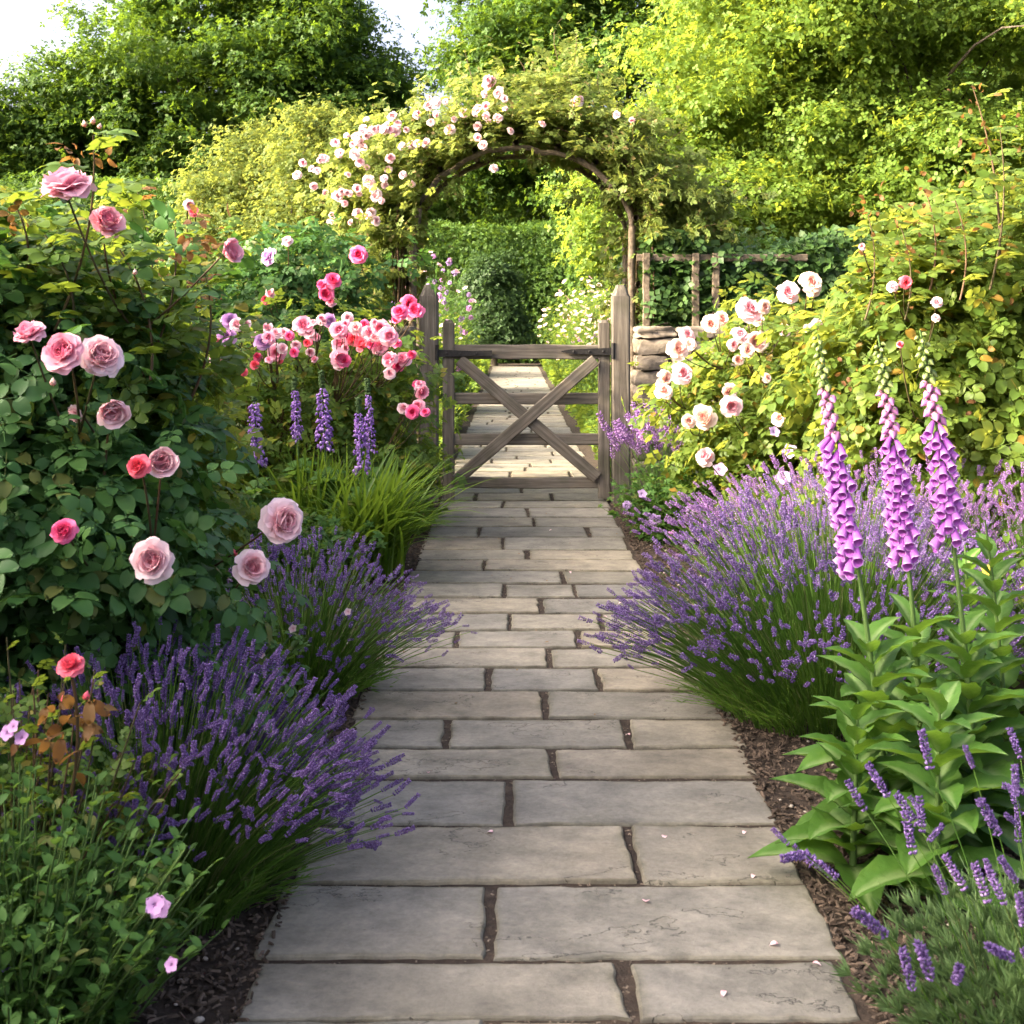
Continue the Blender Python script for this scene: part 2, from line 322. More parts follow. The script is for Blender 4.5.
def xf(T, pos, ang, sc, roll=0, pitch=0):
    V = T[0] * np.array([sc[0], sc[1], sc[0]])
    c, s = math.cos(roll), math.sin(roll); V = V @ np.array([[1, 0, 0], [0, c, s], [0, -s, c]])
    c, s = math.cos(pitch), math.sin(pitch); V = V @ np.array([[c, 0, s], [0, 1, 0], [-s, 0, c]])
    c, s = math.cos(ang), math.sin(ang); V = V @ np.array([[c, s, 0], [-s, c, 0], [0, 0, 1]])
    return (V + np.array(pos), T[1], T[2])
def merge(Ts):
    v = []; t = []; q = []; n = 0
    for T in Ts:
        v.append(T[0])
        if T[1] is not None: t.append(T[1] + n)
        if T[2] is not None: q.append(T[2] + n)
        n += len(T[0])
    return (np.concatenate(v), np.concatenate(t) if t else None, np.concatenate(q) if q else None)
def compound(T, pairs=2, ls=.44, w=.72):
    parts = [xf(T, (.58, 0, 0), 0, (ls, ls * w))]
    for k in range(pairs):
        x = .52 - k * .27
        for s in (1, -1): parts.append(xf(T, (x, 0, .0), s * R(62), (ls * (.9 - .12 * k), ls * w * (.9 - .12 * k)), roll=-s * .15))
    parts.append((arr((0, .008, -.004), (.6, .006, 0), (.6, -.006, 0), (0, -.008, -.004)), None, np.array([[0, 1, 2, 3]])))
    return merge(parts)
ROSE_HI = compound(LEAF6, w=.64); ROSE_LO = compound(LEAF2)
SPRIG = merge([xf(LEAF2, (0, 0, 0), 0, (.62, .4)), xf(LEAF2, (-.1, .05, 0), R(75), (.55, .36), .3), xf(LEAF2, (-.1, -.05, 0), R(-75), (.55, .36), -.3), xf(LEAF2, (.1, 0, .04), R(150), (.5, .34), .2)])
SPRIG_W = merge([xf(LEAF2, (0, 0, 0), 0, (.6, .52)), xf(LEAF2, (-.15, .06, 0), R(80), (.55, .5), .3), xf(LEAF2, (-.15, -.06, 0), R(-80), (.55, .5), -.3)])
PALM = merge([xf(LEAF6, (0, 0, 0), R(a), (l, l * .42)) for a, l in ((0, 1), (50, .9), (-50, .9), (105, .68), (-105, .68))])

def lance(nu=8, nv=4):
    u = np.linspace(0, 1, nu + 1)[:, None]; v = np.linspace(-1, 1, nv + 1)[None]
    w = .5 * np.sin(np.pi * np.clip(u, 0, 1) ** .8) ** .75 * (1 - .12 * u) + .03 * (1 - u)
    x = u + 0 * v; y = w * v
    z = .22 * np.abs(y) + .12 * u - .34 * u ** 2.2 + .02 * np.sin(u * 22 + 3 * np.abs(v)) * np.abs(v)
    V = np.stack([x, y, z], -1).reshape(-1, 3)
    i = np.arange(nu)[:, None] * (nv + 1); j = np.arange(nv)[None]
    q = np.stack([i + j, i + nv + 1 + j, i + nv + 2 + j, i + j + 1], -1).reshape(-1, 4)
    return (V, None, q, np.tile((1 - np.abs(np.linspace(-1, 1, nv + 1))) ** 3, nu + 1))
LANCE = lance()

def grid_quads(nu, nv):
    i = np.arange(nu)[:, None] * (nv + 1); j = np.arange(nv)[None]
    return np.stack([i + j, i + nv + 1 + j, i + nv + 2 + j, i + j + 1], -1).reshape(-1, 4)

CUPPED = [(8, 64, 1.0), (9, 52, .95), (9, 40, .88), (9, 29, .78), (8, 18, .66), (6, 9, .55)]
def rose_mesh(name, mat, seed, lod=0, layers=None, sepal=True):
    """a full rose about 2 units wide, axis +z, built petal by petal"""
    g = np.random.default_rng(seed); mb = MB()
    layers = layers or [(8, 94, 1.0), (9, 80, .97), (10, 66, .9), (11, 53, .82), (10, 41, .73), (10, 30, .64), (9, 20, .55), (7, 11, .47), (5, 4, .4)]
    if lod and layers is not CUPPED and seed % 2: layers = [(7, 100, 1.0), (8, 80, .95), (8, 56, .8), (7, 30, .62), (5, 8, .45)]
    elif lod: layers = [(8, 90, 1.0), (8, 68, .92), (8, 46, .78), (7, 26, .62), (4, 6, .45)]
    nu, nv = (5, 6) if not lod else (3, 4)
    u = np.linspace(0, 1, nu + 1)[:, None]; v = np.linspace(-1, 1, nv + 1)[None]
    for li, (cnt, op, Ln) in enumerate(layers):
        ph = g.uniform(0, 6.3)
        for k in range(cnt):
            f0 = ph + 2 * math.pi * (k + g.uniform(-.22, .22)) / cnt
            L = Ln * g.uniform(.78, 1.15); a = R(op + g.uniform(-20, 16))
            th = a * (.45 + .75 * u) - (.5 * u ** 2 if op < 70 else 0)
            r = L * np.cumsum(np.sin(th) / nu, 0); z = L * np.cumsum(np.cos(th) / nu, 0)
            r = r - r[0]; z = z - z[0]
            wd = L * .74 * (u ** .6) * (1 - .22 * u ** 4) * g.uniform(.85, 1.12) * (1 if op > 20 else .75)
            ruf = .09 * L * u ** 2 * np.sin(v * g.uniform(3, 6) + g.uniform(0, 6)) + .03 * L * np.sin(u * 7 + g.uniform(0, 6)) * v
            cup = .3 * L * (v ** 2) * u * (1 if op > 30 else .8)
            rr = r - cup * math.cos(a) + .04 + 0 * v; zz = z + cup * .55 * math.sin(a) + ruf
            notch = -.04 * L * u ** 6 * np.exp(-(v * 3) ** 2) - .26 * L * u ** 3 * v ** 4; zz = zz + notch * math.cos(a); rr = rr + notch * math.sin(a)
            tt = wd * v
            X = rr * math.cos(f0) - tt * math.sin(f0); Y = rr * math.sin(f0) + tt * math.cos(f0)
            ti = np.clip((.15 + .85 * (1 - li / (len(layers) - 1))) * (.55 + .5 * u + 0 * v) + g.uniform(-.08, .08), 0, 1)
            mb.add(np.stack([X, Y, zz + 0 * X], -1), None, grid_quads(nu, nv), 0, ti)
    if sepal:
        for k in range(5):
            a = k * 1.257; c, s = math.cos(a), math.sin(a)
            mb.inst(LEAF2, [(0, 0, -.04)], [(c, s, -.35)], [(0, 0, 1)], [(.62, .3, .3)], 1)
        mb.tubes(arr((0, 0, .05), (0, 0, -.08), (0, 0, -.2), (0, 0, -.3))[None], [.16, .2, .16, .05], 8, 1)
    o = mb.build(name, [mat, M['stem']], tint=True); me = o.data; bpy.data.objects.remove(o); return me

def bud_mesh(name, mat, seed=3):
    g = np.random.default_rng(seed); mb = MB()
    z = np.linspace(0, 1, 7); r = np.array([.1, .32, .38, .34, .24, .12, .01]); an = np.arange(8) * math.pi / 4
    V = np.stack([r[:, None] * np.cos(an + z[:, None] * .8), r[:, None] * np.sin(an + z[:, None] * .8), z[:, None] + 0 * an], -1)
    i = np.arange(6)[:, None] * 8; j = np.arange(8)[None]; k = (j + 1) % 8
    mb.add(V, None, np.stack([i + j, i + k, i + 8 + k, i + 8 + j], -1).reshape(-1, 4), 0, np.repeat(z, 8))
    for k in range(5):
        a = k * 1.257; mb.inst(LEAF2, [(.16 * math.cos(a), .16 * math.sin(a), -.02)], [(.5 * math.cos(a), .5 * math.sin(a), 1)], [(math.cos(a), math.sin(a), 0)], [(.7, .34, .3)], 1)
    o = mb.build(name, [mat, M['stem']], tint=True); me = o.data; bpy.data.objects.remove(o); return me

def daisy_mesh(name, mat, n=5, seed=1, layers=1):
    g = np.random.default_rng(seed); mb = MB()
    for l in range(layers):
        for k in range(n):
            a = 2 * math.pi * (k + .5 * l) / n + g.uniform(-.1, .1); t = .35 + .5 * l
            mb.inst((LEAF6[0] * np.array([1, 1, 1]), LEAF6[1], LEAF6[2], np.clip(LEAF6[0][:, 0], 0, 1)), [(0, 0, .02 * l)], [(math.cos(a), math.sin(a), t)], [(-math.cos(a) * t, -math.sin(a) * t, 1)], [(1 - .2 * l, .95, 1)])
    o = mb.build(name, [mat], tint=True); me = o.data; bpy.data.objects.remove(o); return me

def pompom_mesh(name, mat, seed=1, n=90):
    g = np.random.default_rng(seed); mb = MB(); d = nrm(g.normal(size=(n, 3)))
    mb.inst((LEAF2[0], LEAF2[1], None, LEAF2[0][:, 0]), d * .45, d + g.normal(size=d.shape) * .25, g.normal(size=d.shape), g.uniform(.4, .65, n))
    o = mb.build(name, [mat], tint=True); me = o.data; bpy.data.objects.remove(o); return me

def bell_mesh(name, seed):
    """foxglove bell, axis +z from stalk to mouth, length 1"""
    g = np.random.default_rng(seed); mb = MB()
    z = np.array([0, .06, .18, .36, .56, .74, .88, .97, 1.0, 1.0]); r = np.array([.03, .075, .11, .145, .175, .195, .205, .215, .24, .265])
    na = 12; an = np.arange(na) * 2 * math.pi / na
    rr = r[:, None] * (1 + 0 * an); zz = z[:, None] + 0 * an
    lip = np.clip((z[:, None] - .85) / .15, 0, 1); low = np.clip(np.cos(an - math.pi / 2), 0, 1)   # lower lip longer (towards +y)
    zz = zz + lip * (.16 * low ** 2 - .05) + lip * .025 * np.cos(5 * an); rr = rr * (1 + lip * (.06 * np.cos(5 * an)))
    V = np.stack([rr * np.cos(an), rr * np.sin(an) + .12 * z[:, None] ** 2 * .4, zz], -1)
    i = np.arange(len(z) - 1)[:, None] * na; j = np.arange(na)[None]; k = (j + 1) % na
    ti = np.repeat(np.array([.5, .45, .42, .4, .45, .6, .8, .95, 1, 1]), na)
    q = np.stack([i + j, i + k, i + na + k, i + na + j], -1).reshape(-1, 4)
    mb.add(V, None, q, 0, ti)
    inner = V.reshape(-1, na, 3)[3:9].copy(); inner[..., :2] *= .93; inner[..., 2] -= .008
    i2 = np.arange(5)[:, None] * na
    mb.add(inner.reshape(-1, 3), None, np.stack([i2 + j, i2 + na + j, i2 + na + k, i2 + k], -1).reshape(-1, 4), 0, np.repeat([0, 0, .02, .1, .3, .8], na))
    for q in range(4):
        a = q * 1.57 + .4; mb.inst(LEAF2, [(.03 * math.cos(a), .03 * math.sin(a), -.03)], [(math.cos(a) * .5, math.sin(a) * .5, 1)], [(math.cos(a), math.sin(a), 0)], [(.26, .16, .2)], 1)
    o = mb.build(name, [P['fox'], M['stem']], tint=True); me = o.data; bpy.data.objects.remove(o); return me

def spike_template(whorls, per, seed, rad=.16, fl=.16, gap=True):
    """lavender head along +x, length 1"""
    g = np.random.default_rng(seed); Ts = []
    octa_v = arr((0, 0, 0), (.5, .3, 0), (.5, 0, .3), (.5, -.3, 0), (.5, 0, -.3), (1, 0, 0))
    octa_t = np.array([[0, 2, 1], [0, 3, 2], [0, 4, 3], [0, 1, 4], [5, 1, 2], [5, 2, 3], [5, 3, 4], [5, 4, 1]])
    mb = MB(); Ps = []; Us = []; Ss = []
    xs = np.linspace(.16, 1, whorls); 
    if gap: xs = np.concatenate([[0.0], xs])
    for k, x in enumerate(xs):
        rr = rad * (1 - .45 * max(0, x - .4)) * (.7 if k == 0 and gap else 1)
        for j in range(per):
            a = 2 * math.pi * (j + .5 * (k % 2)) / per + g.uniform(-.3, .3)
            d = np.array([g.uniform(.5, 1.1), math.cos(a), math.sin(a)])
            Ps.append((x + g.uniform(-.03, .03), rr * .25 * math.cos(a), rr * .25 * math.sin(a))); Us.append(d); Ss.append(fl * g.uniform(.75, 1.25))
    mb.inst((octa_v, octa_t, None), Ps, Us, np.tile(arr(.3, .5, .8), (len(Ps), 1)), np.array(Ss))
    return (np.concatenate(mb.v), np.concatenate(mb.t), None)
SPIKE_HI = [spike_template(9, 9, s, .17, .125) for s in (1, 2, 3)]
SPIKE_LO = [spike_template(6, 4, s, fl=.21) for s in (4, 5)]
def tmesh(name, T, mat):
    mb = MB(); V = np.stack([T[0][:, 2], T[0][:, 1], T[0][:, 0]], -1); mb.add(V, T[1][:, ::-1], None)
    o = mb.build(name, [mat]); me = o.data; bpy.data.objects.remove(o); return me

# ------------------------------------------------------------------ clouds of foliage
def sph(n, g=rng): return nrm(g.normal(size=(n, 3)))

def blob(ells, n, shell=.35, lump=.14, g=rng, zmin=None):
    """points in the outer shell of a union of ellipsoids ((centre),(radii)); returns points and outward directions"""
    C_ = np.array([e[0] for e in ells], float); Rr = np.array([e[1] for e in ells], float)
    wgt = (Rr[:, 0] * Rr[:, 1] * Rr[:, 2]) ** (2 / 3); Pn = []; On = []; tot = 0
    for _ in range(8):
        m = int(n * 1.6) + 10
        k = g.choice(len(ells), m, p=wgt / wgt.sum()); d = sph(m, g)
        lm = 1 + lump * (np.sin(3.1 * d[:, 0] + 2.3 * k) * np.sin(4.3 * d[:, 1] + k) + .7 * np.sin(7.1 * d[:, 2] + 1.7 * k + 3 * d[:, 0]))
        r = (1 - shell * g.random(m) ** 1.7) * lm
        Pt = C_[k] + Rr[k] * d * r[:, None]
        q = (((Pt[:, None] - C_[None]) / Rr[None]) ** 2).sum(-1)
        q[np.arange(m), k] = 9
        ok = q.min(1) > (1 - shell) ** 2 * .8 if len(ells) > 1 else np.ones(m, bool)
        if zmin is not None: ok &= Pt[:, 2] > zmin
        Pn.append(Pt[ok]); On.append(nrm(d / Rr[k])[ok]); tot += ok.sum()
        if tot >= n: break
    return np.concatenate(Pn)[:n], np.concatenate(On)[:n]

def leaf_frames(O, g=rng, up=.6, out=.6, rnd=.5, droop=.25):
    n = len(O); N = nrm(out * O + up * np.array([0, 0, 1.]) + rnd * g.normal(size=(n, 3)))
    A = nrm(O * .7 + g.normal(size=(n, 3)) * .8 + np.array([0, 0, -droop])); U = nrm(A - (A * N).sum(1, keepdims=True) * N)
    return U, N

def clumps(ells, nc, per, rc, shell=.4, lump=.14, g=rng, zmin=None, flat=.7):
    Cn, On = blob(ells, nc, shell, lump, g, zmin)
    sz = rc * g.uniform(.6, 1.35, len(Cn))
    off = g.normal(size=(len(Cn), per, 3)) * np.array([1, 1, flat]) * .5
    Pt = Cn[:, None] + off * sz[:, None, None]
    O = nrm(On[:, None] * .8 + off * 1.1 + np.array([0, 0, .25]))
    Pt, O = Pt.reshape(-1, 3), O.reshape(-1, 3)
    if zmin is not None:
        ok = Pt[:, 2] > zmin; Pt, O = Pt[ok], O[ok]
    return Pt, O, Cn

def curve(p0, p1, sag, m=6, g=rng, wob=0.0):
    """(n,m,3) curves from p0 to p1 bowed by sag (n,3)"""
    t = np.linspace(0, 1, m)[None, :, None]
    c = p0[:, None] * (1 - t) + p1[:, None] * t + sag[:, None] * (4 * t * (1 - t))
    if wob: 
        w = g.normal(size=c.shape) * wob; w[:, 0] = 0; c = c + w
    return c

# ------------------------------------------------------------------ the setting
def structure(o): o['kind'] = 'structure'; return o
mb = MB(); xs = np.concatenate([np.linspace(-160, -6, 12), np.linspace(-5, 5, 41), np.linspace(6, 160, 12)]); ys = np.concatenate([np.linspace(-60, -1, 6), np.linspace(0, 12, 61), np.linspace(13, 60, 24), np.linspace(70, 260, 10)])
gx, gy = np.meshgrid(xs, ys, indexing='ij')
edge = np.clip((np.abs(gx - .08) - .62) / .5, 0, 1)
def gh(x, y):
    e = np.clip((np.abs(x - .08) - .62) / .5, 0, 1)
    return np.where(np.abs(x) > 5.5, 0, -.0075 + e * (.012 + .018 * np.sin(x * 3.1 + y) * np.sin(y * 2.3) + .012 * np.sin(x * 11) * np.sin(y * 9)))
gz = gh(gx, gy)
mb.add(np.stack([gx, gy, gz], -1), None, grid_quads(len(xs) - 1, len(ys) - 1)[:, ::-1])
structure(mb.build('ground', M['soil']))

# the path: slabs measured row by row near the camera, then laid on in the same pattern
rows = [(1082, 1021, [487]), (1018.5, 961, [628]), (957.5, 885, [492]), (882, 826.5, [632]), (823.5, 779, [509]), (777, 749, [553]), (747, 719, [447, 628]),
        (717.5, 691, [545]), (689.5, 668, [488, 597]), (666.5, 648, [549]), (646.5, 631, [456, 578]), (629.5, 614, [510, 601]), (612.5, 598, [541]), (596.5, 584, [503, 575]), (582.5, 571, [563])]
RW = []
for yb, yt, js in rows:
    d0, d1 = 1560 / (yb - 316), 1560 / (yt - 316); yj = (yb + yt) / 2
    RW.append((d0, d1, [(j - CX) / F * (1560 / (yj - 316)) for j in js]))
d = RW[-1][1] + .02; k = 0
while d < 31:
    dep = rng.uniform(.24, .37); base = rng.uniform(-.3, .1)
    js = [base, base + rng.uniform(.45, .65)] if rng.random() < .55 else [rng.uniform(-.15, .35)]
    RW.append((d, d + dep, js)); d += dep + .018
mb = MB()
def slab(x0, x1, y0, y1, tilt):
    def side(a, b, n, fx):
        t = np.linspace(0, 1, n, endpoint=False)[:, None]; p = a * (1 - t) + b * t
        w = rng.normal(size=(n, 2)) * fx; w = (w + np.roll(w, 1, 0)) * .5; return p + w
    nx = max(6, int((x1 - x0) / .022)); ny = max(4, int((y1 - y0) / .022))
    if y0 > 10: nx, ny = 4, 3
    c = [np.array(p) for p in ((x0, y0), (x1, y0), (x1, y1), (x0, y1))]; c = [p + rng.normal(size=2) * .004 for p in c]
    ol = np.concatenate([side(c[0], c[1], nx, .0028), side(c[1], c[2], ny, .0028), side(c[2], c[3], nx, .0028), side(c[3], c[0], ny, .0028)])
    n = len(ol); ctr = ol.mean(0); z0 = rng.uniform(-.002, .002)
    def ring(ins, z):
        dv = ctr - ol; l = np.linalg.norm(dv, axis=1, keepdims=True); p = ol + dv / l * ins
        zz = z + z0 + tilt[0] * (p[:, 0] - ctr[0]) + tilt[1] * (p[:, 1] - ctr[1]); return np.column_stack([p, zz])
    rg = [ring(-.003, -.05), ring(0, -.009), ring(.002, -.003), ring(.006, 0), ring(.05, 0)]
    V = np.concatenate(rg + [np.array([[ctr[0], ctr[1], z0]])]); j = np.arange(n); k = (j + 1) % n; Q = []
    for r in range(4): Q.append(np.stack([r * n + j, r * n + k, (r + 1) * n + k, (r + 1) * n + j], -1))
    T = np.stack([4 * n + j, 4 * n + k, np.full(n, 5 * n)], -1)
    mb.add(V, T, np.concatenate(Q), 0, np.concatenate([np.zeros(4 * n), np.ones(n + 1)]))
for i, (d0, d1, js) in enumerate(RW):
    xl = -.475 + rng.uniform(-.012, .012); xr = .6 + .05 * math.sin(min(max(d0 - 2, 0), 4) / 4 * 3.1) + rng.uniform(-.008, .008)
    ed = [xl] + [j for j in js if xl + .12 < j < xr - .12] + [xr]
    for a, b in zip(ed[:-1], ed[1:]):
        slab(a + (.0095 if a != xl else 0), b - (.0095 if b != xr else 0), d0 + .004, d1 - .004, rng.normal(size=2) * .004)
structure(mb.build('path', M['slab'], smooth=False, tint=True))

def stuff(o): o['kind'] = 'stuff'; return o
# bark mulch beside the path, and a scatter of pebbles
mb = MB(); n = 34000
yy = 1.7 + 7 * rng.random(n) ** 1.5; sd = rng.random(n) < .6
xx = np.where(sd, .62 + .95 * rng.random(n) ** 1.2, -.46 - .7 * rng.random(n) ** 1.2)
chip = (arr((-.5, -.3, 0), (.5, -.22, 0), (.42, .3, 0), (-.4, .26, 0), (-.36, -.2, .26), (.34, -.14, .2), (.3, .2, .22), (-.3, .18, .3)),
        None, np.array([[4, 5, 6, 7], [0, 1, 5, 4], [1, 2, 6, 5], [2, 3, 7, 6], [3, 0, 4, 7]]))
zc = gh(xx, yy) + rng.uniform(-.003, .012, n)
mb.inst(chip, np.column_stack([xx, yy, zc]), np.column_stack([rng.normal(size=(n, 2)), rng.normal(size=n) * .35]), np.column_stack([rng.normal(size=(n, 2)) * .4, np.ones(n)]),
        np.column_stack([rng.uniform(.008, .03, n), rng.uniform(.006, .015, n), rng.uniform(.008, .022, n)]))
stuff(mb.build('bark_mulch', M['chips'], smooth=False))
# grit swept into the joints
mb = MB(); n = 14000; yy = 1.7 + 6.6 * rng.random(n) ** 1.6
mb.inst(chip, np.column_stack([rng.uniform(-.47, .65, n), yy, np.full(n, -.0085)]), np.column_stack([rng.normal(size=(n, 2)), rng.normal(size=n) * .2]), np.tile(arr(0, 0, 1.), (n, 1)),
        np.column_stack([rng.uniform(.004, .012, n), rng.uniform(.004, .009, n), rng.uniform(.006, .012, n)]))
stuff(mb.build('grit', M['grit'], smooth=False))
mb = MB(); n = 420
yy = 1.9 + 5 * rng.random(n) ** 1.4; xx = np.where(rng.random(n) < .7, .65 + .6 * rng.random(n), -.5 - .4 * rng.random(n))
zc = gh(xx, yy) + .006
u = np.linspace(-1, 1, 5); an = np.arange(6) * math.pi / 3
pv = np.stack([np.sqrt(1 - u[:, None] ** 2) * np.cos(an), .75 * np.sqrt(1 - u[:, None] ** 2) * np.sin(an), .6 * u[:, None] + 0 * an], -1).reshape(-1, 3)
i = np.arange(4)[:, None] * 6; j = np.arange(6)[None]; k = (j + 1) % 6
mb.inst((pv, None, np.stack([i + j, i + k, i + 6 + k, i + 6 + j], -1).reshape(-1, 4)), np.column_stack([xx, yy, zc]), rng.normal(size=(n, 3)) * np.array([1, 1, .2]), np.tile(arr(0, 0, 1.), (n, 1)), .004 + .007 * rng.random(n) ** 2)
stuff(mb.build('gravel', M['pebble']))

# ------------------------------------------------------------------ timber: gate, posts, arch, trellis
def bar(mb, a, b, w, t, up, cham=.006, mi=0, taper=1.0, seg=7, wob=.0015):
    """a squared timber from a to b, w across (along up x axis), t thick, with worn arrises"""
    a, b = np.array(a, float), np.array(b, float); ax = nrm(b - a); up = np.array(up, float); s = nrm(np.cross(ax, up)); u2 = np.cross(s, ax)
    pr = arr((-.5 * w + cham, -.5 * t), (.5 * w - cham, -.5 * t), (.5 * w, -.5 * t + cham), (.5 * w, .5 * t - cham), (.5 * w - cham, .5 * t), (-.5 * w + cham, .5 * t), (-.5 * w, .5 * t - cham), (-.5 * w, -.5 * t + cham))
    L = []
    for k in range(seg + 1):
        f = k / seg; sc = 1 + (taper - 1) * f; c = a + (b - a) * f + rng.normal(size=3) * wob * (0 < k < seg)
        L.append(c + (pr[:, 0:1] * sc) * s + (pr[:, 1:2] * sc) * u2)
    V = np.concatenate(L); j = np.arange(8); k = (j + 1) % 8
    Q = np.concatenate([np.stack([r * 8 + j, r * 8 + k, r * 8 + 8 + k, r * 8 + 8 + j], -1) for r in range(seg)])
    n0 = len(V); V = np.concatenate([V, [a], [b]])
    T = np.concatenate([np.stack([np.full(8, n0), k, j], -1), np.stack([np.full(8, n0 + 1), seg * 8 + j, seg * 8 + k], -1)])
    mb.add(V, T, Q, mi)

GD = 8.4
def g2(px, py): return (px - CX) / 154.76, H + (HZ - py) / 154.76
def post(name, label, x0, x1, ztop):
    w = x1 - x0; t = thing(name, label, 'gate post', ((x0 + x1) / 2, GD, -.05), 'oak gate posts')
    mb = MB(); bar(mb, (0, 0, 0), (0, 0, ztop - .02), w, w, (0, 1, 0), .012); bar(mb, (0, 0, ztop - .021), (0, 0, ztop + .05), w - .006, w - .006, (0, 1, 0), .02, taper=.5, seg=2)
    mb.build('post', M['wood_up'], t, smooth=False); return t
post('gate_post', 'thick weathered oak gate post with peaked top left of the gate, beside the pink roses', -.602, -.482, 1.40)
pr = post('gate_post', 'thick weathered oak gate post with peaked top between the gate and the right stone wall', .636, .754, 1.40)

gt = thing('garden_gate', 'low grey wooden gate with crossed braces and black strap hinges across the path', 'gate', (.08, GD, 0))
def gp(name, a, b, w, t, up=(0, 1, 0), mat='wood_across', dy=0, **k):
    mb = MB(); sh = np.array((.08, 0, 0)); o = np.array((0, dy, 0))
    bar(mb, np.array((a[0], 0, a[1])) - sh + o, np.array((b[0], 0, b[1])) - sh + o, w, t, up, **k); return mb.build(name, M[mat], gt, smooth=False)
for x, top in ((-.416, 1.155), (.587, 1.155)):
    st = gp('stile', (x, .025), (x, top), .075, .07, mat='wood_up')
    mb = MB(); bar(mb, (x - .08, 0, top - .001), (x - .08, 0, top + .02), .068, .062, (0, 1, 0), .012, taper=.6, seg=1); mb.build('stile_cap', M['wood_up'], st, smooth=False)
gp('top_rail', (-.379, .968), (.55, .968), .094, .05)
gp('rail', (-.379, .667), (.55, .667), .074, .04)
gp('rail', (-.379, .404), (.55, .404), .074, .04)
gp('bottom_rail', (-.379, .123), (.55, .123), .068, .045)
def brace(a, b, dy, t):
    a, b = np.array(a), np.array(b); L = np.linalg.norm(b - a); mb = MB(); bar(mb, (-L / 2, 0, 0), (L / 2, 0, 0), .078, t, (0, 1, 0)); o = mb.build('brace', M['wood_across'], gt, smooth=False)
    o.location = ((a[0] + b[0]) / 2 - .08, dy, (a[1] + b[1]) / 2); o.rotation_euler = (0, -math.atan2(b[1] - a[1], b[0] - a[0]), 0)
brace((-.345, .918), (.54, .16), -.036, .024); brace((-.36, .15), (.53, .918), -.0595, .022)
for s, xa, xb in ((-1, -.485, -.135), (1, .64, .31)):
    mb = MB(); x0 = xa - .08; x1 = xb - .08; z = .96 if s < 0 else .972
    n = 7; xs_ = np.linspace(x0, x1, n); hw = np.linspace(.024, .012, n)
    if s < 0: hw[-1] = .02; hw[-2] = .017
    else: hw[-1] = .003
    ring = np.stack([np.stack([xs_, np.full(n, -.053), z + hw], -1), np.stack([xs_, np.full(n, -.053), z - hw], -1), np.stack([xs_, np.full(n, -.038), z - hw], -1), np.stack([xs_, np.full(n, -.038), z + hw], -1)], 1).reshape(-1, 3)
    j = np.arange(4); k = (j + 1) % 4
    q = np.concatenate([np.stack([r * 4 + j, r * 4 + k, r * 4 + 4 + k, r * 4 + 4 + j], -1) for r in range(n - 1)] + [np.array([[0, 1, 2, 3], [(n - 1) * 4 + c for c in (3, 2, 1, 0)]])])
    mb.add(ring, None, q)
    for xx in (x0 + .06 * -s, x0 + .15 * -s, x0 + .25 * -s):
        a_ = np.arange(6) * math.pi / 3; rg = np.stack([xx + .008 * np.cos(a_), np.full(6, -.057), z + .008 * np.sin(a_)], -1)
        mb.add(np.concatenate([rg, rg * np.array([1, 0, 1]) + np.array([0, -.053, 0]), [[xx, -.06, z]]]), np.array([[c, (c + 1) % 6, 12] for c in range(6)]), np.array([[c, (c + 1) % 6, (c + 1) % 6 + 6, c + 6] for c in range(6)]))
    h = mb.build('strap_hinge', M['iron'], gt, smooth=False)
    mb = MB(); mb.tubes(arr((x0 - .004 * -s, -.056, z - .045), (x0 - .004 * -s, -.056, z), (x0 - .004 * -s, -.056, z + .055))[None], [.014, .014, .014], 8); mb.build('hinge_pin', M['iron'], h)

# rustic arch over the path
ar = thing('rose_arch', 'rustic timber arch behind the gate, its rounded top smothered in climbing roses', 'garden arch', (.07, 9.1, -.03))
def arch_pts(n=26, rx=.76, z0=1.78, rz=.6):
    a = np.linspace(math.pi, 0, n); return np.column_stack([rx * np.cos(a), 0 * a, z0 + rz * np.sin(a)])
for dy in (0, .5):
    mb = MB(); ap = arch_pts() + np.array([0, dy, .03]); ap[1:-1] += rng.normal(size=(24, 3)) * .008
    mb.tubes(ap[None], np.full(26, .02) * rng.uniform(.85, 1.2, 26), 8); mb.build('hoop', M['rustic'], ar)
    for sx in (-1, 1):
        mb = MB(); lp = np.linspace((sx * .77, dy, -.05), (sx * .765, dy, 1.86), 8); lp[1:-1] += rng.normal(size=(6, 3)) * .006
        mb.tubes(lp[None], np.full(8, .026) * rng.uniform(.9, 1.12, 8), 8); mb.build('leg', M['rustic'], ar)
for k in (1, 4, 7, 10, 13, 16, 19, 22, 25):
    c = arch_pts()[k - 1] * np.array([1.04, 1, 1.0]) + np.array([0, 0, .06]); mb = MB()
    mb.tubes(np.linspace(c + (0, -.06, 0), c + (0, .56, 0), 4)[None], [.022] * 4, 6); mb.build('rung', M['rustic'], ar)
for z in (.5, 1.0, 1.45):
    for sx in (-1, 1):
        mb = MB(); mb.tubes(np.linspace((sx * .80, -.05, z), (sx * .80, .55, z), 4)[None], [.02] * 4, 6); mb.build('rung', M['rustic'], ar)

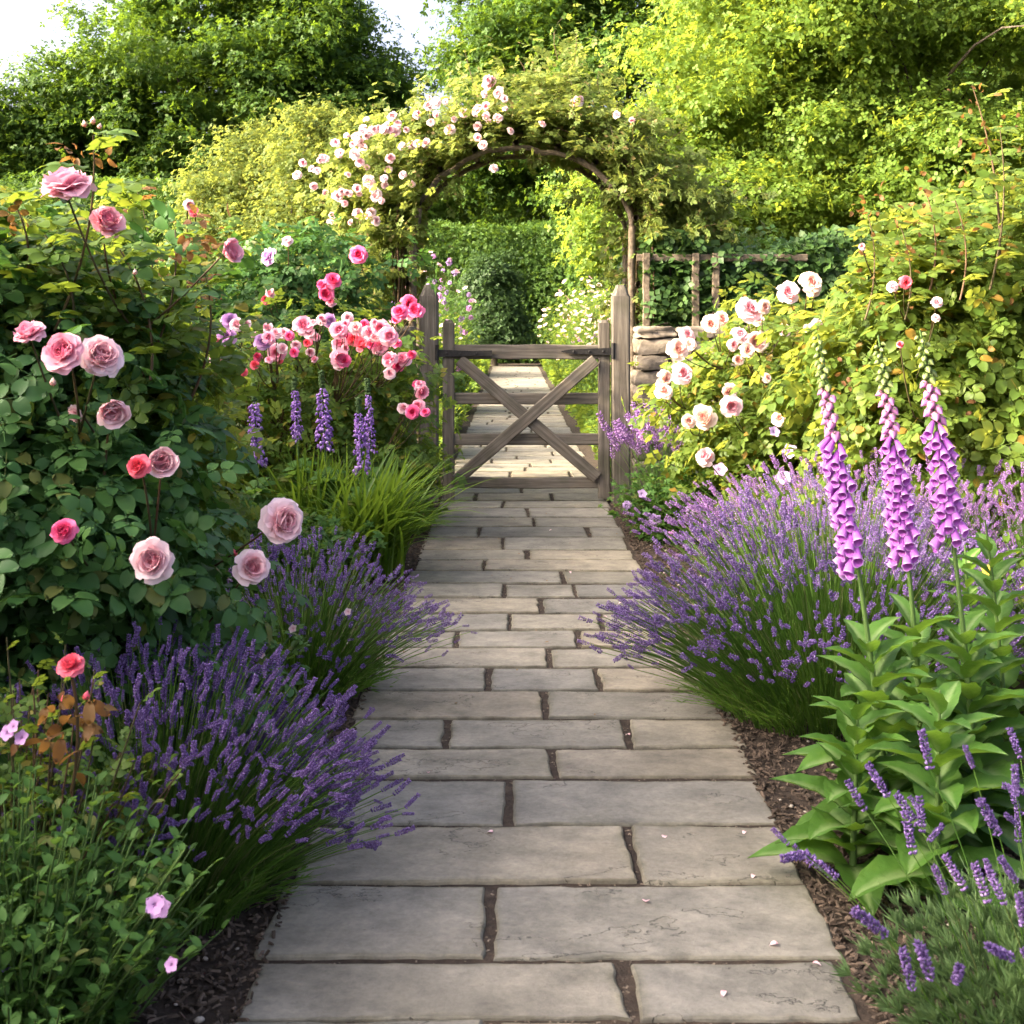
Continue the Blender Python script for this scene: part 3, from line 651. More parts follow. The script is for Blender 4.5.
# dry-stone walls either side of the gate
def wall(name, label, x0, x1, y0, thick, h, seed):
    g = np.random.default_rng(seed); t = thing(name, label, 'stone wall', ((x0 + x1) / 2, y0, -.04), 'dry stone walls'); L = x1 - x0
    mb = MB(); z = 0.0; u = np.linspace(-1, 1, 7); 
    A, B = np.meshgrid(u, u, indexing='ij')
    faces = []; n = 7
    def stone(c, s):
        for ax in range(3):
            for sg in (-1, 1):
                p = np.zeros((n, n, 3)); p[..., ax] = sg; p[..., (ax + 1) % 3] = A; p[..., (ax + 2) % 3] = B
                nr = (np.abs(p) ** 11).sum(-1, keepdims=True) ** (1 / 11); p = p / nr
                ph = stone.ph
                p = p * (1 + .09 * np.sin(p @ ph[0] + ph[3, 0])[..., None] + .06 * np.sin(p @ (ph[1] * 2.3) + 1)[..., None] + .02 * np.sin(p @ (ph[2] * 5))[..., None])
                q = grid_quads(n - 1, n - 1)
                mb.add(c + p * s, None, q if sg > 0 else q[:, ::-1])
    while z < h - .04:
        ch = min(g.uniform(.085, .16), h - z); x = -L / 2 + g.uniform(-.02, .0)
        if h - z - ch < .06: ch = h - z
        while x < L / 2 - .03:
            w = min(g.uniform(.2, .5), L / 2 - x)
            if L / 2 - x - w < .12: w = L / 2 - x
            stone.ph = g.normal(size=(4, 3)) * 2
            for yy in (0, thick):
                stone(np.array([x + w / 2, (.09 if yy == 0 else thick - .09) + g.normal() * .012, z + ch / 2]), np.array([w / 2 - .004, .1, ch / 2 - .0025]))
            x += w
        z += ch
    mb.build('stones', M['stone'], t)
    mb = MB(); bar(mb, (-L / 2 + .03, thick / 2, h / 2), (L / 2 - .03, thick / 2, h / 2), thick - .09, h - .05, (0, 0, 1), .01); mb.build('core', M['mortar'], t, smooth=False)
    return t
wall('stone_wall', 'rough dry stone wall right of the gate, topped by the trellis', .84, 6.5, 8.75, .35, 1.17, 5)
wall('stone_wall', 'rough dry stone wall left of the gate, mostly hidden behind pink roses', -5.2, -.68, 8.75, .35, 1.17, 8)

tr = thing('trellis', 'grey wooden trellis rails standing on the right stone wall', 'trellis', (1.9, 8.93, 1.13))
mb = MB(); bar(mb, (-1.05, 0, .47), (.12, 0, .47), .05, .035, (0, 1, 0)); mb.build('rail', M['rustic'], tr, smooth=False)
for px in (646, 695, 715):
    x = (px - CX) / F * 8.93 - 1.9; mb = MB(); bar(mb, (x, -.0365, -.02), (x, -.0365, .5), .05, .034, (0, 1, 0)); mb.build('slat', M['rustic'], tr, smooth=False)
# ------------------------------------------------------------------ trees, hedges and shrubs
def tree(name, label, loc, ells, nc, per, rc, leaf, mat, trunk_h, trunk_r, T=SPRIG, seed=1, flat=.6, shell=.45, lump=.16, group=None, zmin=.2, limbs=26, cat='tree', stemname='trunk', up=.6, droop=.25, puffs=None):
    g = np.random.default_rng(seed); t = thing(name, label, cat, loc, group)
    if puffs:                                                       # boughs: smaller domes of leaf standing out of the crown
        pc, _ = blob(ells, puffs[0], .35, .1, g); ells = [(c_, (r_, r_, r_ * puffs[2])) for c_, r_ in zip(pc, puffs[1] * g.uniform(.65, 1.3, len(pc)))] + [(c_, tuple(.72 * q for q in r_)) for c_, r_ in ells]
    Pt, O, Cn = clumps(ells, nc, per, rc, shell, lump, g, zmin, flat)
    U, N = leaf_frames(O, g, up=up, droop=droop); mb = MB(); mb.inst(T, Pt, U, N, leaf * g.uniform(.7, 1.3, len(Pt))); mb.build('crown', mat, t)
    mb = MB(); z = np.linspace(-.1, trunk_h, 9); p = np.stack([.12 * trunk_r * np.sin(z * 2 + seed), .12 * trunk_r * np.cos(z * 1.7), z], -1)
    r = trunk_r * (1 - .5 * np.linspace(0, 1, 9)); r[0] *= 1.5; r[1] *= 1.12; mb.tubes(p[None], r, 10)
    k = g.choice(len(Cn), min(limbs, len(Cn)), replace=False); e = Cn[k] * .96; b = np.column_stack([np.zeros((len(k), 2)), g.uniform(.45, 1, len(k)) * trunk_h])
    sag = np.column_stack([g.normal(size=(len(k), 2)) * .12, .14 * np.abs(g.normal(size=len(k)))]) * np.linalg.norm(e - b, axis=1, keepdims=True) * .6
    mb.tubes(curve(b, e, sag, 7, g, .02 * trunk_r), np.linspace(.17, .03, 7) * trunk_r, 5)
    mb.build(stemname, M['bark'], t); return t

tree('oak_tree', 'large round dark green tree behind the left hedge, its top lit from the left', (-8.6, 40, 0),
     [((0, 0, 6.2), (5.5, 4.5, 4.6)), ((-2.9, -.5, 7.0), (3.2, 3, 3.4)), ((1.6, -.3, 8.2), (3.0, 3.2, 3.3)), ((2.6, -.5, 4.8), (2.2, 2.6, 2.6)), ((-3.6, -.2, 4.2), (2.4, 2.6, 2.4)), ((0, -.6, 9.6), (3.2, 3, 2.6))], 1700, 80, .75, .21, M['leaf_oak'], 6, .45, seed=3, puffs=(90, 1.35, .72), limbs=40)
tree('oak_tree', 'dark tree at the far left edge, shorter than its round neighbour', (-16.4, 38, 0),
     [((.2, 0, 5.4), (2.6, 2.5, 3.5)), ((-1.6, 0, 6), (2, 2, 2.8)), ((.7, 0, 3.6), (1.6, 2, 2.4))], 560, 80, .7, .21, M['leaf_oak'], 5, .35, seed=4, puffs=(40, 1.1, .72))
tree('ash_tree', 'tall open leafy tree behind the rose arch, sky showing through its left edge', (2.9, 37, 0),
     [((0, 0, 8.6), (4.2, 3.6, 3.6)), ((-2.1, 0, 8.8), (2.3, 2, 2.3)), ((-3.1, -.6, 7.0), (1.4, 1.5, .9)), ((-3.4, .5, 5.0), (2.6, 2, 1.5)), ((2.6, -.4, 7), (2.8, 2.8, 2.8)), ((-1, 0, 5.9), (2.4, 2.4, 1.7)), ((.4, .5, 5.0), (3.2, 2.6, 1.5))], 1400, 72, .8, .185, M['leaf_oak'], 7, .4, seed=5, puffs=(80, 1.15, .65), limbs=44, shell=.7)
tree('lime_tree', 'big bright yellow green tree filling the upper right, branches layered to the fence', (5.3, 17, 0),
     [((0, 0, 4.3), (3.0, 2.4, 2.2)), ((-1.7, -.6, 3.5), (1.6, 1.6, 1.3)), ((-2.3, -.3, 4.6), (1.3, 1.3, .9)), ((-1.2, -.8, 2.5), (1.9, 1.5, 1.0)), ((1.2, -.7, 2.6), (2.2, 1.5, 1.1)), ((-.6, -1.0, 5.2), (1.8, 1.4, 1.0)), ((-3.0, -.5, 3.0), (.9, .9, .7))], 1000, 125, .48, .092, M['leaf_lime'], 3.6, .22, T=SPRIG_W, seed=6, puffs=(95, .72, .5), flat=.45, limbs=40)
tree('beech_tree', 'dark green tree behind the bright lime tree at the top right corner', (11.5, 27, 0),
     [((0, 0, 6), (4.5, 3.5, 4.2)), ((-2.5, -.6, 8), (3, 2.5, 2.6)), ((-4.2, 0, 5), (2.4, 2.2, 2.6))], 640, 80, .8, .2, M['leaf_oak'], 5, .4, seed=7, puffs=(70, 1.2, .65))
tree('golden_shrub', 'rounded yellow green shrub rising behind the left roses', (-2.68, 13, 0),
     [((0, 0, 1.9), (.58, .6, 1.1)), ((.25, 0, 1.5), (.5, .6, 1.0)), ((-.3, -.1, 1.3), (.45, .5, .8)), ((.1, 0, 2.65), (.26, .3, .5)), ((-.3, 0, 2.2), (.25, .3, .45))], 480, 70, .26, .052, M['leaf_gold'], 1.6, .07, seed=8, group=None, limbs=50, cat='shrub', stemname='stems')
tree('golden_shrub', 'taller yellow green shrub close behind the left shoulder of the arch', (-1.85, 12.4, 0),
     [((0, 0, 1.8), (.62, .6, 1.3)), ((.3, 0, 2.4), (.42, .45, .65)), ((-.1, 0, 2.7), (.3, .3, .5))], 360, 70, .24, .052, M['leaf_gold'], 1.7, .07, seed=9, limbs=44, cat='shrub', stemname='stems')
tree('golden_shrub', 'sunlit lime green shrub seen through the right side of the arch', (1.5, 15.2, 0),
     [((-.2, 0, 2.5), (.5, .5, .5)), ((-.45, 0, 2.15), (.28, .3, .4)), ((.1, 0, 2.2), (.5, .5, .8)), ((.35, 0, 1.2), (.45, .5, .9))], 330, 55, .3, .075, M['leaf_lime'], 1.5, .06, T=SPRIG_W, seed=10, limbs=40, cat='shrub', stemname='stems')
tree('yew_bush', 'dark green rounded yew bush at the far end of the path, seen through the arch', (-.45, 31.2, 0),
     [((0, 0, 1.3), (.62, .6, 1.3)), ((.3, 0, .6), (.45, .5, .7)), ((-.2, 0, 2.0), (.4, .4, .6))], 240, 60, .3, .1, M['leaf_yew'], 1.6, .08, seed=12, cat='shrub', stemname='stems')

def hedge(name, label, x0, x1, y0, y1, h, n, leaf, mat, seed, rag=.06, T=SPRIG, stems=10, rough_top=.0, dip=None):
    g = np.random.default_rng(seed); t = thing(name, label, 'hedge', ((x0 + x1) / 2, (y0 + y1) / 2, 0)); a, b = (x1 - x0) / 2, (y1 - y0) / 2
    area = np.array([4 * a * b, 2 * a * h, 2 * a * h, 2 * b * h, 2 * b * h]); f = g.choice(5, n, p=area / area.sum())
    p = np.column_stack([g.uniform(-a, a, n), g.uniform(-b, b, n), g.uniform(0.02, h, n)]); O = np.zeros((n, 3))
    for k, (ax, v, o) in enumerate(((2, h, (0, 0, 1)), (1, -b, (0, -1, 0)), (1, b, (0, 1, 0)), (0, -a, (-1, 0, 0)), (0, a, (1, 0, 0)))):
        m = f == k; p[m, ax] = v; O[m] = o
    dep = g.random(n) ** 2 * .28 - np.abs(g.normal(size=n)) * rag * .5
    lum = rag * (np.sin(p[:, 0] * 3.1 + 1) * np.sin(p[:, 1] * 2.7) + np.sin(p[:, 2] * 4.3 + p[:, 0] * 1.7))
    p = p - O * (dep - lum)[:, None]
    if rough_top: p[:, 2] += (f == 0) * rough_top * np.abs(np.sin(p[:, 0] * 2.3 + p[:, 1] * 1.9) + .6 * np.sin(p[:, 1] * 5.1) + g.normal(size=n) * .5)
    if dip: p[:, 2] *= np.where(p[:, 1] + (y0 + y1) / 2 > dip[0], dip[1], 1)
    U, N = leaf_frames(O, g, up=.3, out=.8, rnd=.6); mb = MB(); mb.inst(T, p, U, N, leaf * g.uniform(.7, 1.3, n))
    m = n // 3; q = np.column_stack([g.uniform(-a, a, m) * .86, g.uniform(-b, b, m) * .86, g.uniform(0, .84, m) * h]); mb.inst(T, q, sph(m, g), sph(m, g), leaf * 1.9)
    mb.build('foliage', mat, t)
    if not stems: return t
    mb = MB(); e = np.column_stack([g.uniform(-a, a, stems) * .9, g.uniform(-b, b, stems) * .6, g.uniform(.6, .9, stems) * h]); s0 = e * np.array([1, .3, 0]) - np.array([0, 0, .05])
    mb.tubes(curve(s0, e, g.normal(size=(stems, 3)) * .05, 5), [.03, .028, .024, .018, .01], 5); mb.build('stems', M['bark'], t); return t
tree('oak_tree', 'dark tree mass behind the long far hedge, framed by the arch', (.2, 54, 0), [((0, 0, 4.6), (5, 3, 4.0)), ((-1.5, 0, 3.4), (3, 2.5, 3)), ((2, 0, 3.4), (3, 2.5, 3))], 500, 60, .9, .28, M['leaf_oak'], 4, .4, seed=13, puffs=(50, 1.3, .7))
hedge('clipped_hedge', 'low clipped hedge with sunlit yellow green top behind the left rose bed', -9.5, -3.1, 13.6, 14.7, 2.62, 26000, .075, M['leaf_hedge'], 21, .05)
hedge('clipped_hedge', 'long clipped dark hedge closing the far end of the path', -6, 2.2, 33, 34.2, 3.5, 24000, .11, M['leaf_hedge'], 22, .1, stems=0)
hedge('clipped_hedge', 'small square cut hedge block beside the far end of the path', 1.35, 2.7, 28, 29.4, 3.2, 5000, .15, M['leaf_hedge'], 23, .07)
hedge('shade_hedge', 'tall unseen hedge added on the far left to shade the path and beds', -5.3, -4.5, -5, 7.3, 3.25, 40000, .12, M['leaf_hedge'], 24, .1, rough_top=.12, dip=(1.8, .86))  # added out of view to block the sun; lowered stretch lets light over
hedge('garden_hedge', 'dark leafy hedge behind the trellis on the right wall', .95, 7, 9.6, 10.4, 1.72, 14000, .075, M['leaf_ivy'], 25, .1, SPRIG_W, rough_top=.08)

# ivy over the trellis and wall; climbing roses over the arch
ivy = thing('ivy', 'glossy dark ivy spilling through the trellis onto the right wall', 'climber', (1.95, 8.95, 1.1))
g = np.random.default_rng(31); n = 6500
p = np.column_stack([g.uniform(-1.05, 3.4, n), g.normal(size=n) * .07 + .06, g.uniform(-.05, .62, n)]); p[:, 2] += .08 * np.sin(p[:, 0] * 5); O = np.column_stack([g.normal(size=n) * .4, -np.ones(n), .5 + 0 * p[:, 0]])
U, N = leaf_frames(nrm(O), g); mb = MB(); mb.inst(SPRIG_W, p, U, N, .085 * g.uniform(.7, 1.4, n)); mb.build('foliage', M['leaf_ivy'], ivy)
mb = MB(); e = p[:40] * 1; s0 = e * np.array([1, .5, 0]) + np.array([0, .1, -.02]); mb.tubes(curve(s0, e, g.normal(size=(40, 3)) * .06, 5), [.008] * 5, 4); mb.build('stems', M['bark'], ivy)

BL = {}
for nm, lod in (('hi', 0), ('lo', 1)):
    for c in ('pink', 'pale', 'hot', 'coral', 'blush', 'white', 'lilac', 'orchid'):
        if nm == 'hi' and c in ('lilac', 'orchid', 'white'): continue
        BL[c, nm] = [rose_mesh('bloom', P[c], 40 + k + lod * 7, lod, CUPPED if k == 2 and not lod else None) for k in range(4 if nm == 'hi' else 2)]
BUD = {c: bud_mesh('bud', P[c]) for c in ('pink', 'coral', 'blush', 'greenbud', 'foxbud')}

def bloom(parent, wpos, rad, col, lod='hi', face=(0, -1, .4), label=None, g=rng):
    o = mesh_copy('bloom', BL[col, lod][g.integers(len(BL[col, lod]))], parent, np.array(wpos) - np.array(parent.location), face, g.uniform(0, 6), rad)
    if label: o['label'] = label
    return o

def climb(name, label, a0, a1, seed, mat, n, blooms, extra, thick=.23):
    g = np.random.default_rng(seed); base = np.array((.07 + (-.83 if a0 > 90 else .86), 9.3, 0)); t = thing(name, label, 'climbing rose', base)
    a = R(a0) + (R(a1) - R(a0)) * g.random(n) ** .9; rr = np.abs(g.normal(size=n)) * thick - .015
    hump = 1 + .25 * np.sin(a * 5 + seed) + .2 * np.sin(a * 11)
    rr = rr * hump
    Ax = .07 + (.8 + rr) * np.cos(a); Az = 1.84 + (.62 + rr) * np.sin(a); Ay = 9.32 + g.normal(size=n) * .27
    p = np.column_stack([Ax, Ay, Az]); O = np.column_stack([np.cos(a), g.normal(size=n) * .5 - .4, np.sin(a)])
    q, O2, _ = clumps(extra, 90, max(10, int(n * .9 / 90)), .22, .8, .2, g)
    p = np.concatenate([p, q]) ; O = np.concatenate([O, O2])
    cl = p + .05 * np.sin(p * 23)                                   # small tufts
    U, N = leaf_frames(nrm(O), g, droop=.4); mb = MB(); mb.inst(ROSE_LO, cl - base, U, N, .08 * g.uniform(.6, 1.3, len(p))); mb.build('foliage', mat, t)
    mb = MB(); m = 26; sgn = -1 if a0 > 90 else 1; s_ = np.linspace(0, 1, 14)
    ends = R(a0 + (12 if sgn > 0 else -12)) * 0 + R(90) + sgn * R(-1) * g.uniform(-10, 75, m); cp = []
    for q in range(m):
        st0 = math.pi if sgn < 0 else 0; aa_ = np.concatenate([np.full(5, st0), np.linspace(st0, ends[q], 9)]); zz_ = np.concatenate([np.linspace(-1.8, -.3, 5), np.zeros(9)]); of = g.uniform(0, .12)
        cp.append(np.column_stack([.07 + (.8 + of) * np.cos(aa_), np.full(14, 9.3 + g.normal() * .14), 1.82 + zz_ + (.62 + of) * np.sin(aa_)]) + g.normal(size=(14, 3)) * .015)
    mb.tubes(np.array(cp) - base, np.linspace(.011, .003, 14), 5)
    # whippy shoots that stand clear of the mass
    m = 60; k = g.choice(n, m); e = p[k] + nrm(O[k]) * g.uniform(.1, .32, (m, 1)) + np.array([0, 0, .05]); cv = curve(p[k], e, g.normal(size=(m, 3)) * .04, 5)
    mb.tubes(cv - base, np.linspace(.003, .0015, 5), 3); mb.build('canes', M['cane'], t)
    lp = cv[:, 1:].reshape(-1, 3); U, N = leaf_frames(sph(len(lp), g), g); mb = MB(); mb.inst(ROSE_LO, lp - base, U, N, .07 * g.uniform(.6, 1.2, len(lp))); mb.build('young_leaves', M['leaf_rose_gold'], t)
    for px, py, r, c in blooms:
        d = 8.85 - .1 * g.random(); bloom(t, W(px, py, d), .8 * r / F * d, c, 'lo', (g.normal() * .4, -1, .3 + g.normal() * .3), None, g)
    return t
AB = [(488, 82, 10, 'pale'), (499, 93, 8, 'white'), (477, 111, 8, 'white'), (450, 130, 7, 'white'), (483, 145, 6, 'white'), (426, 143, 6, 'white'), (435, 103, 8, 'white'), (428, 106, 6, 'white'), (464, 113, 6, 'white'), (498, 118, 6, 'pale'), (478, 126, 6, 'white'),
      (391, 118, 5, 'pale'), (363, 129, 6, 'white'), (373, 130, 6, 'white'), (385, 129, 7, 'white'), (395, 131, 7, 'white'), (360, 143, 6, 'white'), (355, 154, 7, 'white'), (360, 163, 6, 'pale'), (390, 159, 7, 'pale'), (369, 181, 8, 'white'), (376, 196, 8, 'white'), (358, 214, 7, 'white'),
      (376, 221, 6, 'white'), (342, 192, 5, 'white'), (403, 175, 5, 'pale'), (335, 143, 6, 'pale'), (324, 159, 7, 'pale'), (317, 171, 5, 'pale'), (314, 186, 5, 'pale'), (337, 196, 7, 'white'), (332, 216, 5, 'pale'), (494, 169, 6, 'white'), (398, 124, 5, 'white'), (366, 137, 5, 'white'), (382, 201, 5, 'pale')]
AB += [(x + 13 * math.sin(i * 7.1) - 4, y + 11 * math.cos(i * 5.3), 4 + i % 3, 'white' if i % 2 else 'pale') for i, (x, y, r, c) in enumerate(AB)]
AB += [(x + 16 * math.sin(i * 3.7) - 3, y + 13 * math.cos(i * 9.1), 4 + i % 2, 'pale' if i % 3 else 'white') for i, (x, y, r, c) in enumerate(AB[:40])]
AB = [a for a in AB if ((a[0] - 524) / 118) ** 2 + ((a[1] - 236) / 92) ** 2 > 1 or a[1] == 169][:98]
climb('climbing_rose', 'climbing rose with clusters of pale pink blooms over the left half of the arch', 188, 75, 32, M['leaf_arch'], 7500, AB,
      [((-1.02, 9.3, 1.95), (.34, .3, .55)), ((-.9, 9.3, 2.25), (.36, .3, .32)), ((-.95, 9.25, 1.55), (.3, .26, .4)), ((-.35, 9.3, 2.58), (.42, .3, .18))])
AB2 = [(579, 101, 7, 'white'), (573, 103, 5, 'white'), (571, 115, 5, 'white'), (542, 124, 5, 'pale'), (617, 115, 5, 'pale'), (632, 120, 4, 'pale')]
climb('climbing_rose', 'nearly flowerless green climber over the right half of the arch', 88, -8, 33, M['leaf_arch'], 7500, AB2,
      [((.98, 9.3, 1.85), (.26, .3, .6)), ((.85, 9.3, 2.25), (.36, .3, .34)), ((.35, 9.3, 2.56), (.4, .3, .17)), ((1.3, 9.35, 1.95), (.35, .3, .35)), ((.93, 9.2, 1.15), (.13, .2, .55))])

# ------------------------------------------------------------------ rose bushes
def rose_bush(label, loc, ells, nc, per, rc, leaf, mat, blooms, seed, lod='hi', canes=30, shoots=(), cat='rose bush', group='rose bushes', fine=True, extra_leaf=None, zmin=.05, up=.6, flat=.7, buds=(), top=None):
    """ells in world coordinates; blooms: (px, py, depth, radius px, colour[, facing[, label]])"""
    g = np.random.default_rng(seed); loc = np.array(loc, float); t = thing('rose_bush', label, cat, loc, group)
    Pt, O, Cn = clumps(ells, nc, per, rc, .55, .2, g, zmin, flat); T = ROSE_HI if fine else ROSE_LO
    U, N = leaf_frames(O, g, up=up, out=.75, rnd=.45, droop=.15); mb = MB(); mb.inst(T, Pt - loc, U, N, leaf * g.uniform(.65, 1.25, len(Pt)) ); mb.build('foliage', mat, t)
    if top:  # young top leaves, their lighter green also standing in for sunlight
        P2, O2, C2 = clumps(top[0], top[1], 14, .16, .6, .2, g, zmin, flat); U, N = leaf_frames(O2, g, up=.6, out=.5, rnd=.5); mb = MB(); mb.inst(T, P2 - loc, U, N, leaf * .8 * g.uniform(.65, 1.25, len(P2))); mb.build('sunlit_young_foliage', M[top[2]], t)
    mb = MB(); e = np.concatenate([Cn[g.choice(len(Cn), canes)], Cn[g.choice(len(Cn), canes)]]); b = np.column_stack([loc[0] + g.normal(size=len(e)) * .1, loc[1] + g.normal(size=len(e)) * .1, np.zeros(len(e)) - .02])
    mb.tubes(curve(b, e, np.column_stack([-(e - b)[:, :2] * .18, .12 * np.ones(len(e))]), 8, g, .008) - loc, np.linspace(.009, .003, 8), 5)
    for bl in blooms:
        px, py, d, r, c = bl[:5]; p = W(px, py, d); f = np.array(bl[5] if len(bl) > 5 else (g.normal() * .35, -1, .45 + g.normal() * .25), float)
        rad = r / F * d; bloom(t, p, rad, c, lod, f, bl[6] if len(bl) > 6 else None, g)
        s = p - nrm(f) * rad * .25; k = Cn[np.argmin(((Cn - (p + np.array([0, .12, -.16]))) ** 2).sum(1))]
        mb.tubes(curve(k[None], s[None], -nrm(f)[None] * .03 + np.array([[0, 0, -.02]]), 7) - loc, np.linspace(.0036, .0022, 7), 5)
    lp = []; lu = []
    for (p0, p1, r0) in shoots:                                     # tall shoots, leafy at the sides
        p0, p1 = np.array(p0), np.array(p1); cv = curve(p0[None], p1[None], np.array([[.03, 0, 0]]), 12)[0]; mb.tubes(cv[None] - loc, np.linspace(r0, .0018, 12), 5)
        for k in range(2, 12):
            a = k * 2.4; lp.append(cv[k]); lu.append((math.cos(a), math.sin(a) * .7, .15))
    mb.build('canes', M['cane'], t)
    if lp:
        mb = MB(); mb.inst(ROSE_HI, np.array(lp) - loc, np.array(lu), np.tile(arr(0, -.35, .9), (len(lp), 1)), np.linspace(1, .8, len(lp)) * leaf * 1.15); mb.build('shoot_leaves', extra_leaf or mat, t)
    for (p, ax, s, c) in buds: mesh_copy('bud', BUD[c], t, np.array(p) - loc, ax, g.uniform(0, 6), s)
    return t

fb = 2.75
FB = [(67, 193, 2.75, 27, 'pink', (-.1, -.35, 1)), (104, 225, 2.9, 19, 'pink', (.6, -.6, .6)), (225, 254, 3.0, 16, 'pink', (.9, -.7, .3)), (30, 338, 2.65, 17, 'pink', (-.2, -.5, 1)),
      (67, 353, 2.6, 22, 'pink', (-.1, -1, .35)), (100, 358, 2.68, 22, 'pale', (.55, -.8, .45)), (112, 406, 2.7, 21, 'pale', (.3, -.8, -.35)), (78, 413, 2.8, 10, 'pale', (-.6, -.6, -.5)),
      (140, 467, 2.62, 12, 'coral', (-.2, -1, .3), 'small deep coral bloom'), (162, 463, 2.68, 20, 'pale', (.3, -1, .25)), (65, 532, 2.5, 13, 'hot', (0, -1, .5), 'small hot pink bloom'), (154, 560, 2.55, 22, 'pale', (0, -1, .2)),
      (281, 521, 2.95, 22, 'pale', (.55, -.7, .1)), (251, 568, 2.9, 18, 'pale', (.4, -.8, .3))]
top = W(93, 135, 2.85)
rose_bush('big pink rose bush with the largest blooms in the left foreground', (-1.3, 3.1, 0),
          [((-1.3, 3.1, .75), (.52, .45, .62)), ((-1.15, 3.0, .5), (.38, .4, .48)), ((-1.5, 3.2, .9), (.42, .4, .4)), ((-1.08, 3.1, .5), (.26, .35, .4))],
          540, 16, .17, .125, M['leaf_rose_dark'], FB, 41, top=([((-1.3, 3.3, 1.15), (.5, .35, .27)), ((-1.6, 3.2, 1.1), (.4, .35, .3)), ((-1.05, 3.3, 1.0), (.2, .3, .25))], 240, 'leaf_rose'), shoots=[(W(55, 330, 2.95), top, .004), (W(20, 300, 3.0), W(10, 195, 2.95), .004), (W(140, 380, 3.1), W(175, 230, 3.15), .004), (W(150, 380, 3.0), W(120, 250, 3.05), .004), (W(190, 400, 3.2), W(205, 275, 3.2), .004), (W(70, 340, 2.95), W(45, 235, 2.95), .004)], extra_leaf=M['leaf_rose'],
          buds=[(W(85, 127, 2.85), (-.2, 0, 1), .016, 'blush'), (W(93, 124, 2.85), (0, 0, 1), .017, 'blush'), (W(99, 129, 2.85), (.25, 0, 1), .014, 'blush'), (W(135, 275, 2.8), (0, 0, 1), .014, 'blush'), (W(236, 556, 3.05), (-.4, 0, 1), .018, 'coral'), (W(53, 386, 2.6), (0, 0, 1), .018, 'blush')])
MBL = [(270, 257, 9, 'orchid'), (358, 255, 9, 'hot'), (288, 242, 6, 'pale'), (333, 282, 9, 'hot'), (326, 294, 8, 'hot'), (323, 285, 6, 'hot'), (332, 302, 6, 'pink'), (400, 312, 8, 'hot'), (409, 304, 9, 'hot'), (416, 311, 9, 'hot'),
       (230, 322, 9, 'orchid'), (237, 325, 7, 'pale'), (226, 337, 10, 'orchid'), (218, 359, 8, 'pink'), (303, 326, 10, 'pink'), (263, 343, 9, 'orchid'), (268, 338, 7, 'pink'), (277, 352, 9, 'pink'), (278, 361, 5, 'coral'), (338, 330, 9, 'pink'), (345, 325, 6, 'pink'), (354, 340, 8, 'coral'), (340, 344, 8, 'pink'), (338, 358, 10, 'pink'), (344, 361, 7, 'hot'),
       (363, 345, 9, 'coral'), (368, 333, 7, 'pink'), (380, 329, 10, 'pink'), (388, 336, 10, 'pink'), (379, 346, 9, 'pink'), (385, 343, 6, 'hot'), (356, 328, 7, 'pale'), (329, 320, 7, 'orchid'), (390, 360, 8, 'pink'), (404, 361, 9, 'pink'), (397, 366, 7, 'hot'), (421, 392, 8, 'pink'), (418, 406, 7, 'pink'), (412, 412, 7, 'hot'), (416, 384, 4, 'hot'),
       (284, 333, 6, 'pale'), (276, 334, 6, 'pale'), (310, 352, 5, 'pale'), (255, 365, 5, 'coral'), (243, 372, 5, 'coral'), (314, 323, 4, 'pale'), (271, 294, 6, 'pale'), (266, 300, 5, 'coral'), (308, 343, 5, 'coral'), (296, 345, 5, 'pale')]
MBL += [(x + 9 * math.sin(i * 4.1), y + 8 * math.cos(i * 2.7), 4 + i % 3, ('pink', 'hot', 'pale')[i % 3]) for i, (x, y, r, c) in enumerate(MBL) if y > 305][:42]
rose_bush('bushy rose covered in clustered small pink blooms, left of the gate', (-1.15, 7.1, 0),
          [((-1.2, 7.1, .62), (.62, .5, .6)), ((-.82, 7.15, .55), (.35, .4, .6)), ((-1.5, 7.0, .6), (.45, .45, .55)), ((-.62, 7.3, .45), (.16, .3, .5))],
          300, 16, .16, .1, M['leaf_rose'], [(x, y, 6.55 + .15 * math.sin(x), r, c) for x, y, r, c in MBL if y > 305], 42, 'lo', fine=False)
rose_bush('dark leaved rose with a few deep pink blooms on top of the left stone wall', (-1.5, 8.3, 0),
          [((-1.6, 8.3, .9), (.66, .35, .75)), ((-1.2, 8.35, 1.1), (.32, .3, .5)), ((-2.2, 8.3, .9), (.6, .4, .7)), ((-1.3, 8.35, 1.55), (.6, .3, .18))],
          260, 16, .18, .12, M['leaf_rose_dark'], [(x, y, 7.85, r, c) for x, y, r, c in MBL if y <= 305], 43, 'lo', fine=False)
rose_bush('yellowing rose with small orange young leaves between the big pink bush and the arch', (-1.75, 5.2, 0),
          [((-1.75, 5.2, .85), (.5, .45, .72)), ((-1.5, 5.4, .5), (.35, .4, .45)), ((-2.1, 5.1, 1.1), (.45, .4, .55))],
          260, 16, .17, .11, M['leaf_rose_gold'], [(187, 315, 4.9, 4, 'pale'), (188, 205, 5.0, 6, 'pale'), (194, 212, 5.0, 5, 'coral'), (142, 243, 4.95, 5, 'orchid')], 44, 'lo', fine=False,
          shoots=[(W(190, 330, 5), W(190, 218, 5), .004), (W(150, 320, 5), W(137, 190, 5.05), .004), (W(170, 300, 5), W(183, 240, 4.9), .004)], extra_leaf=M['leaf_red'])
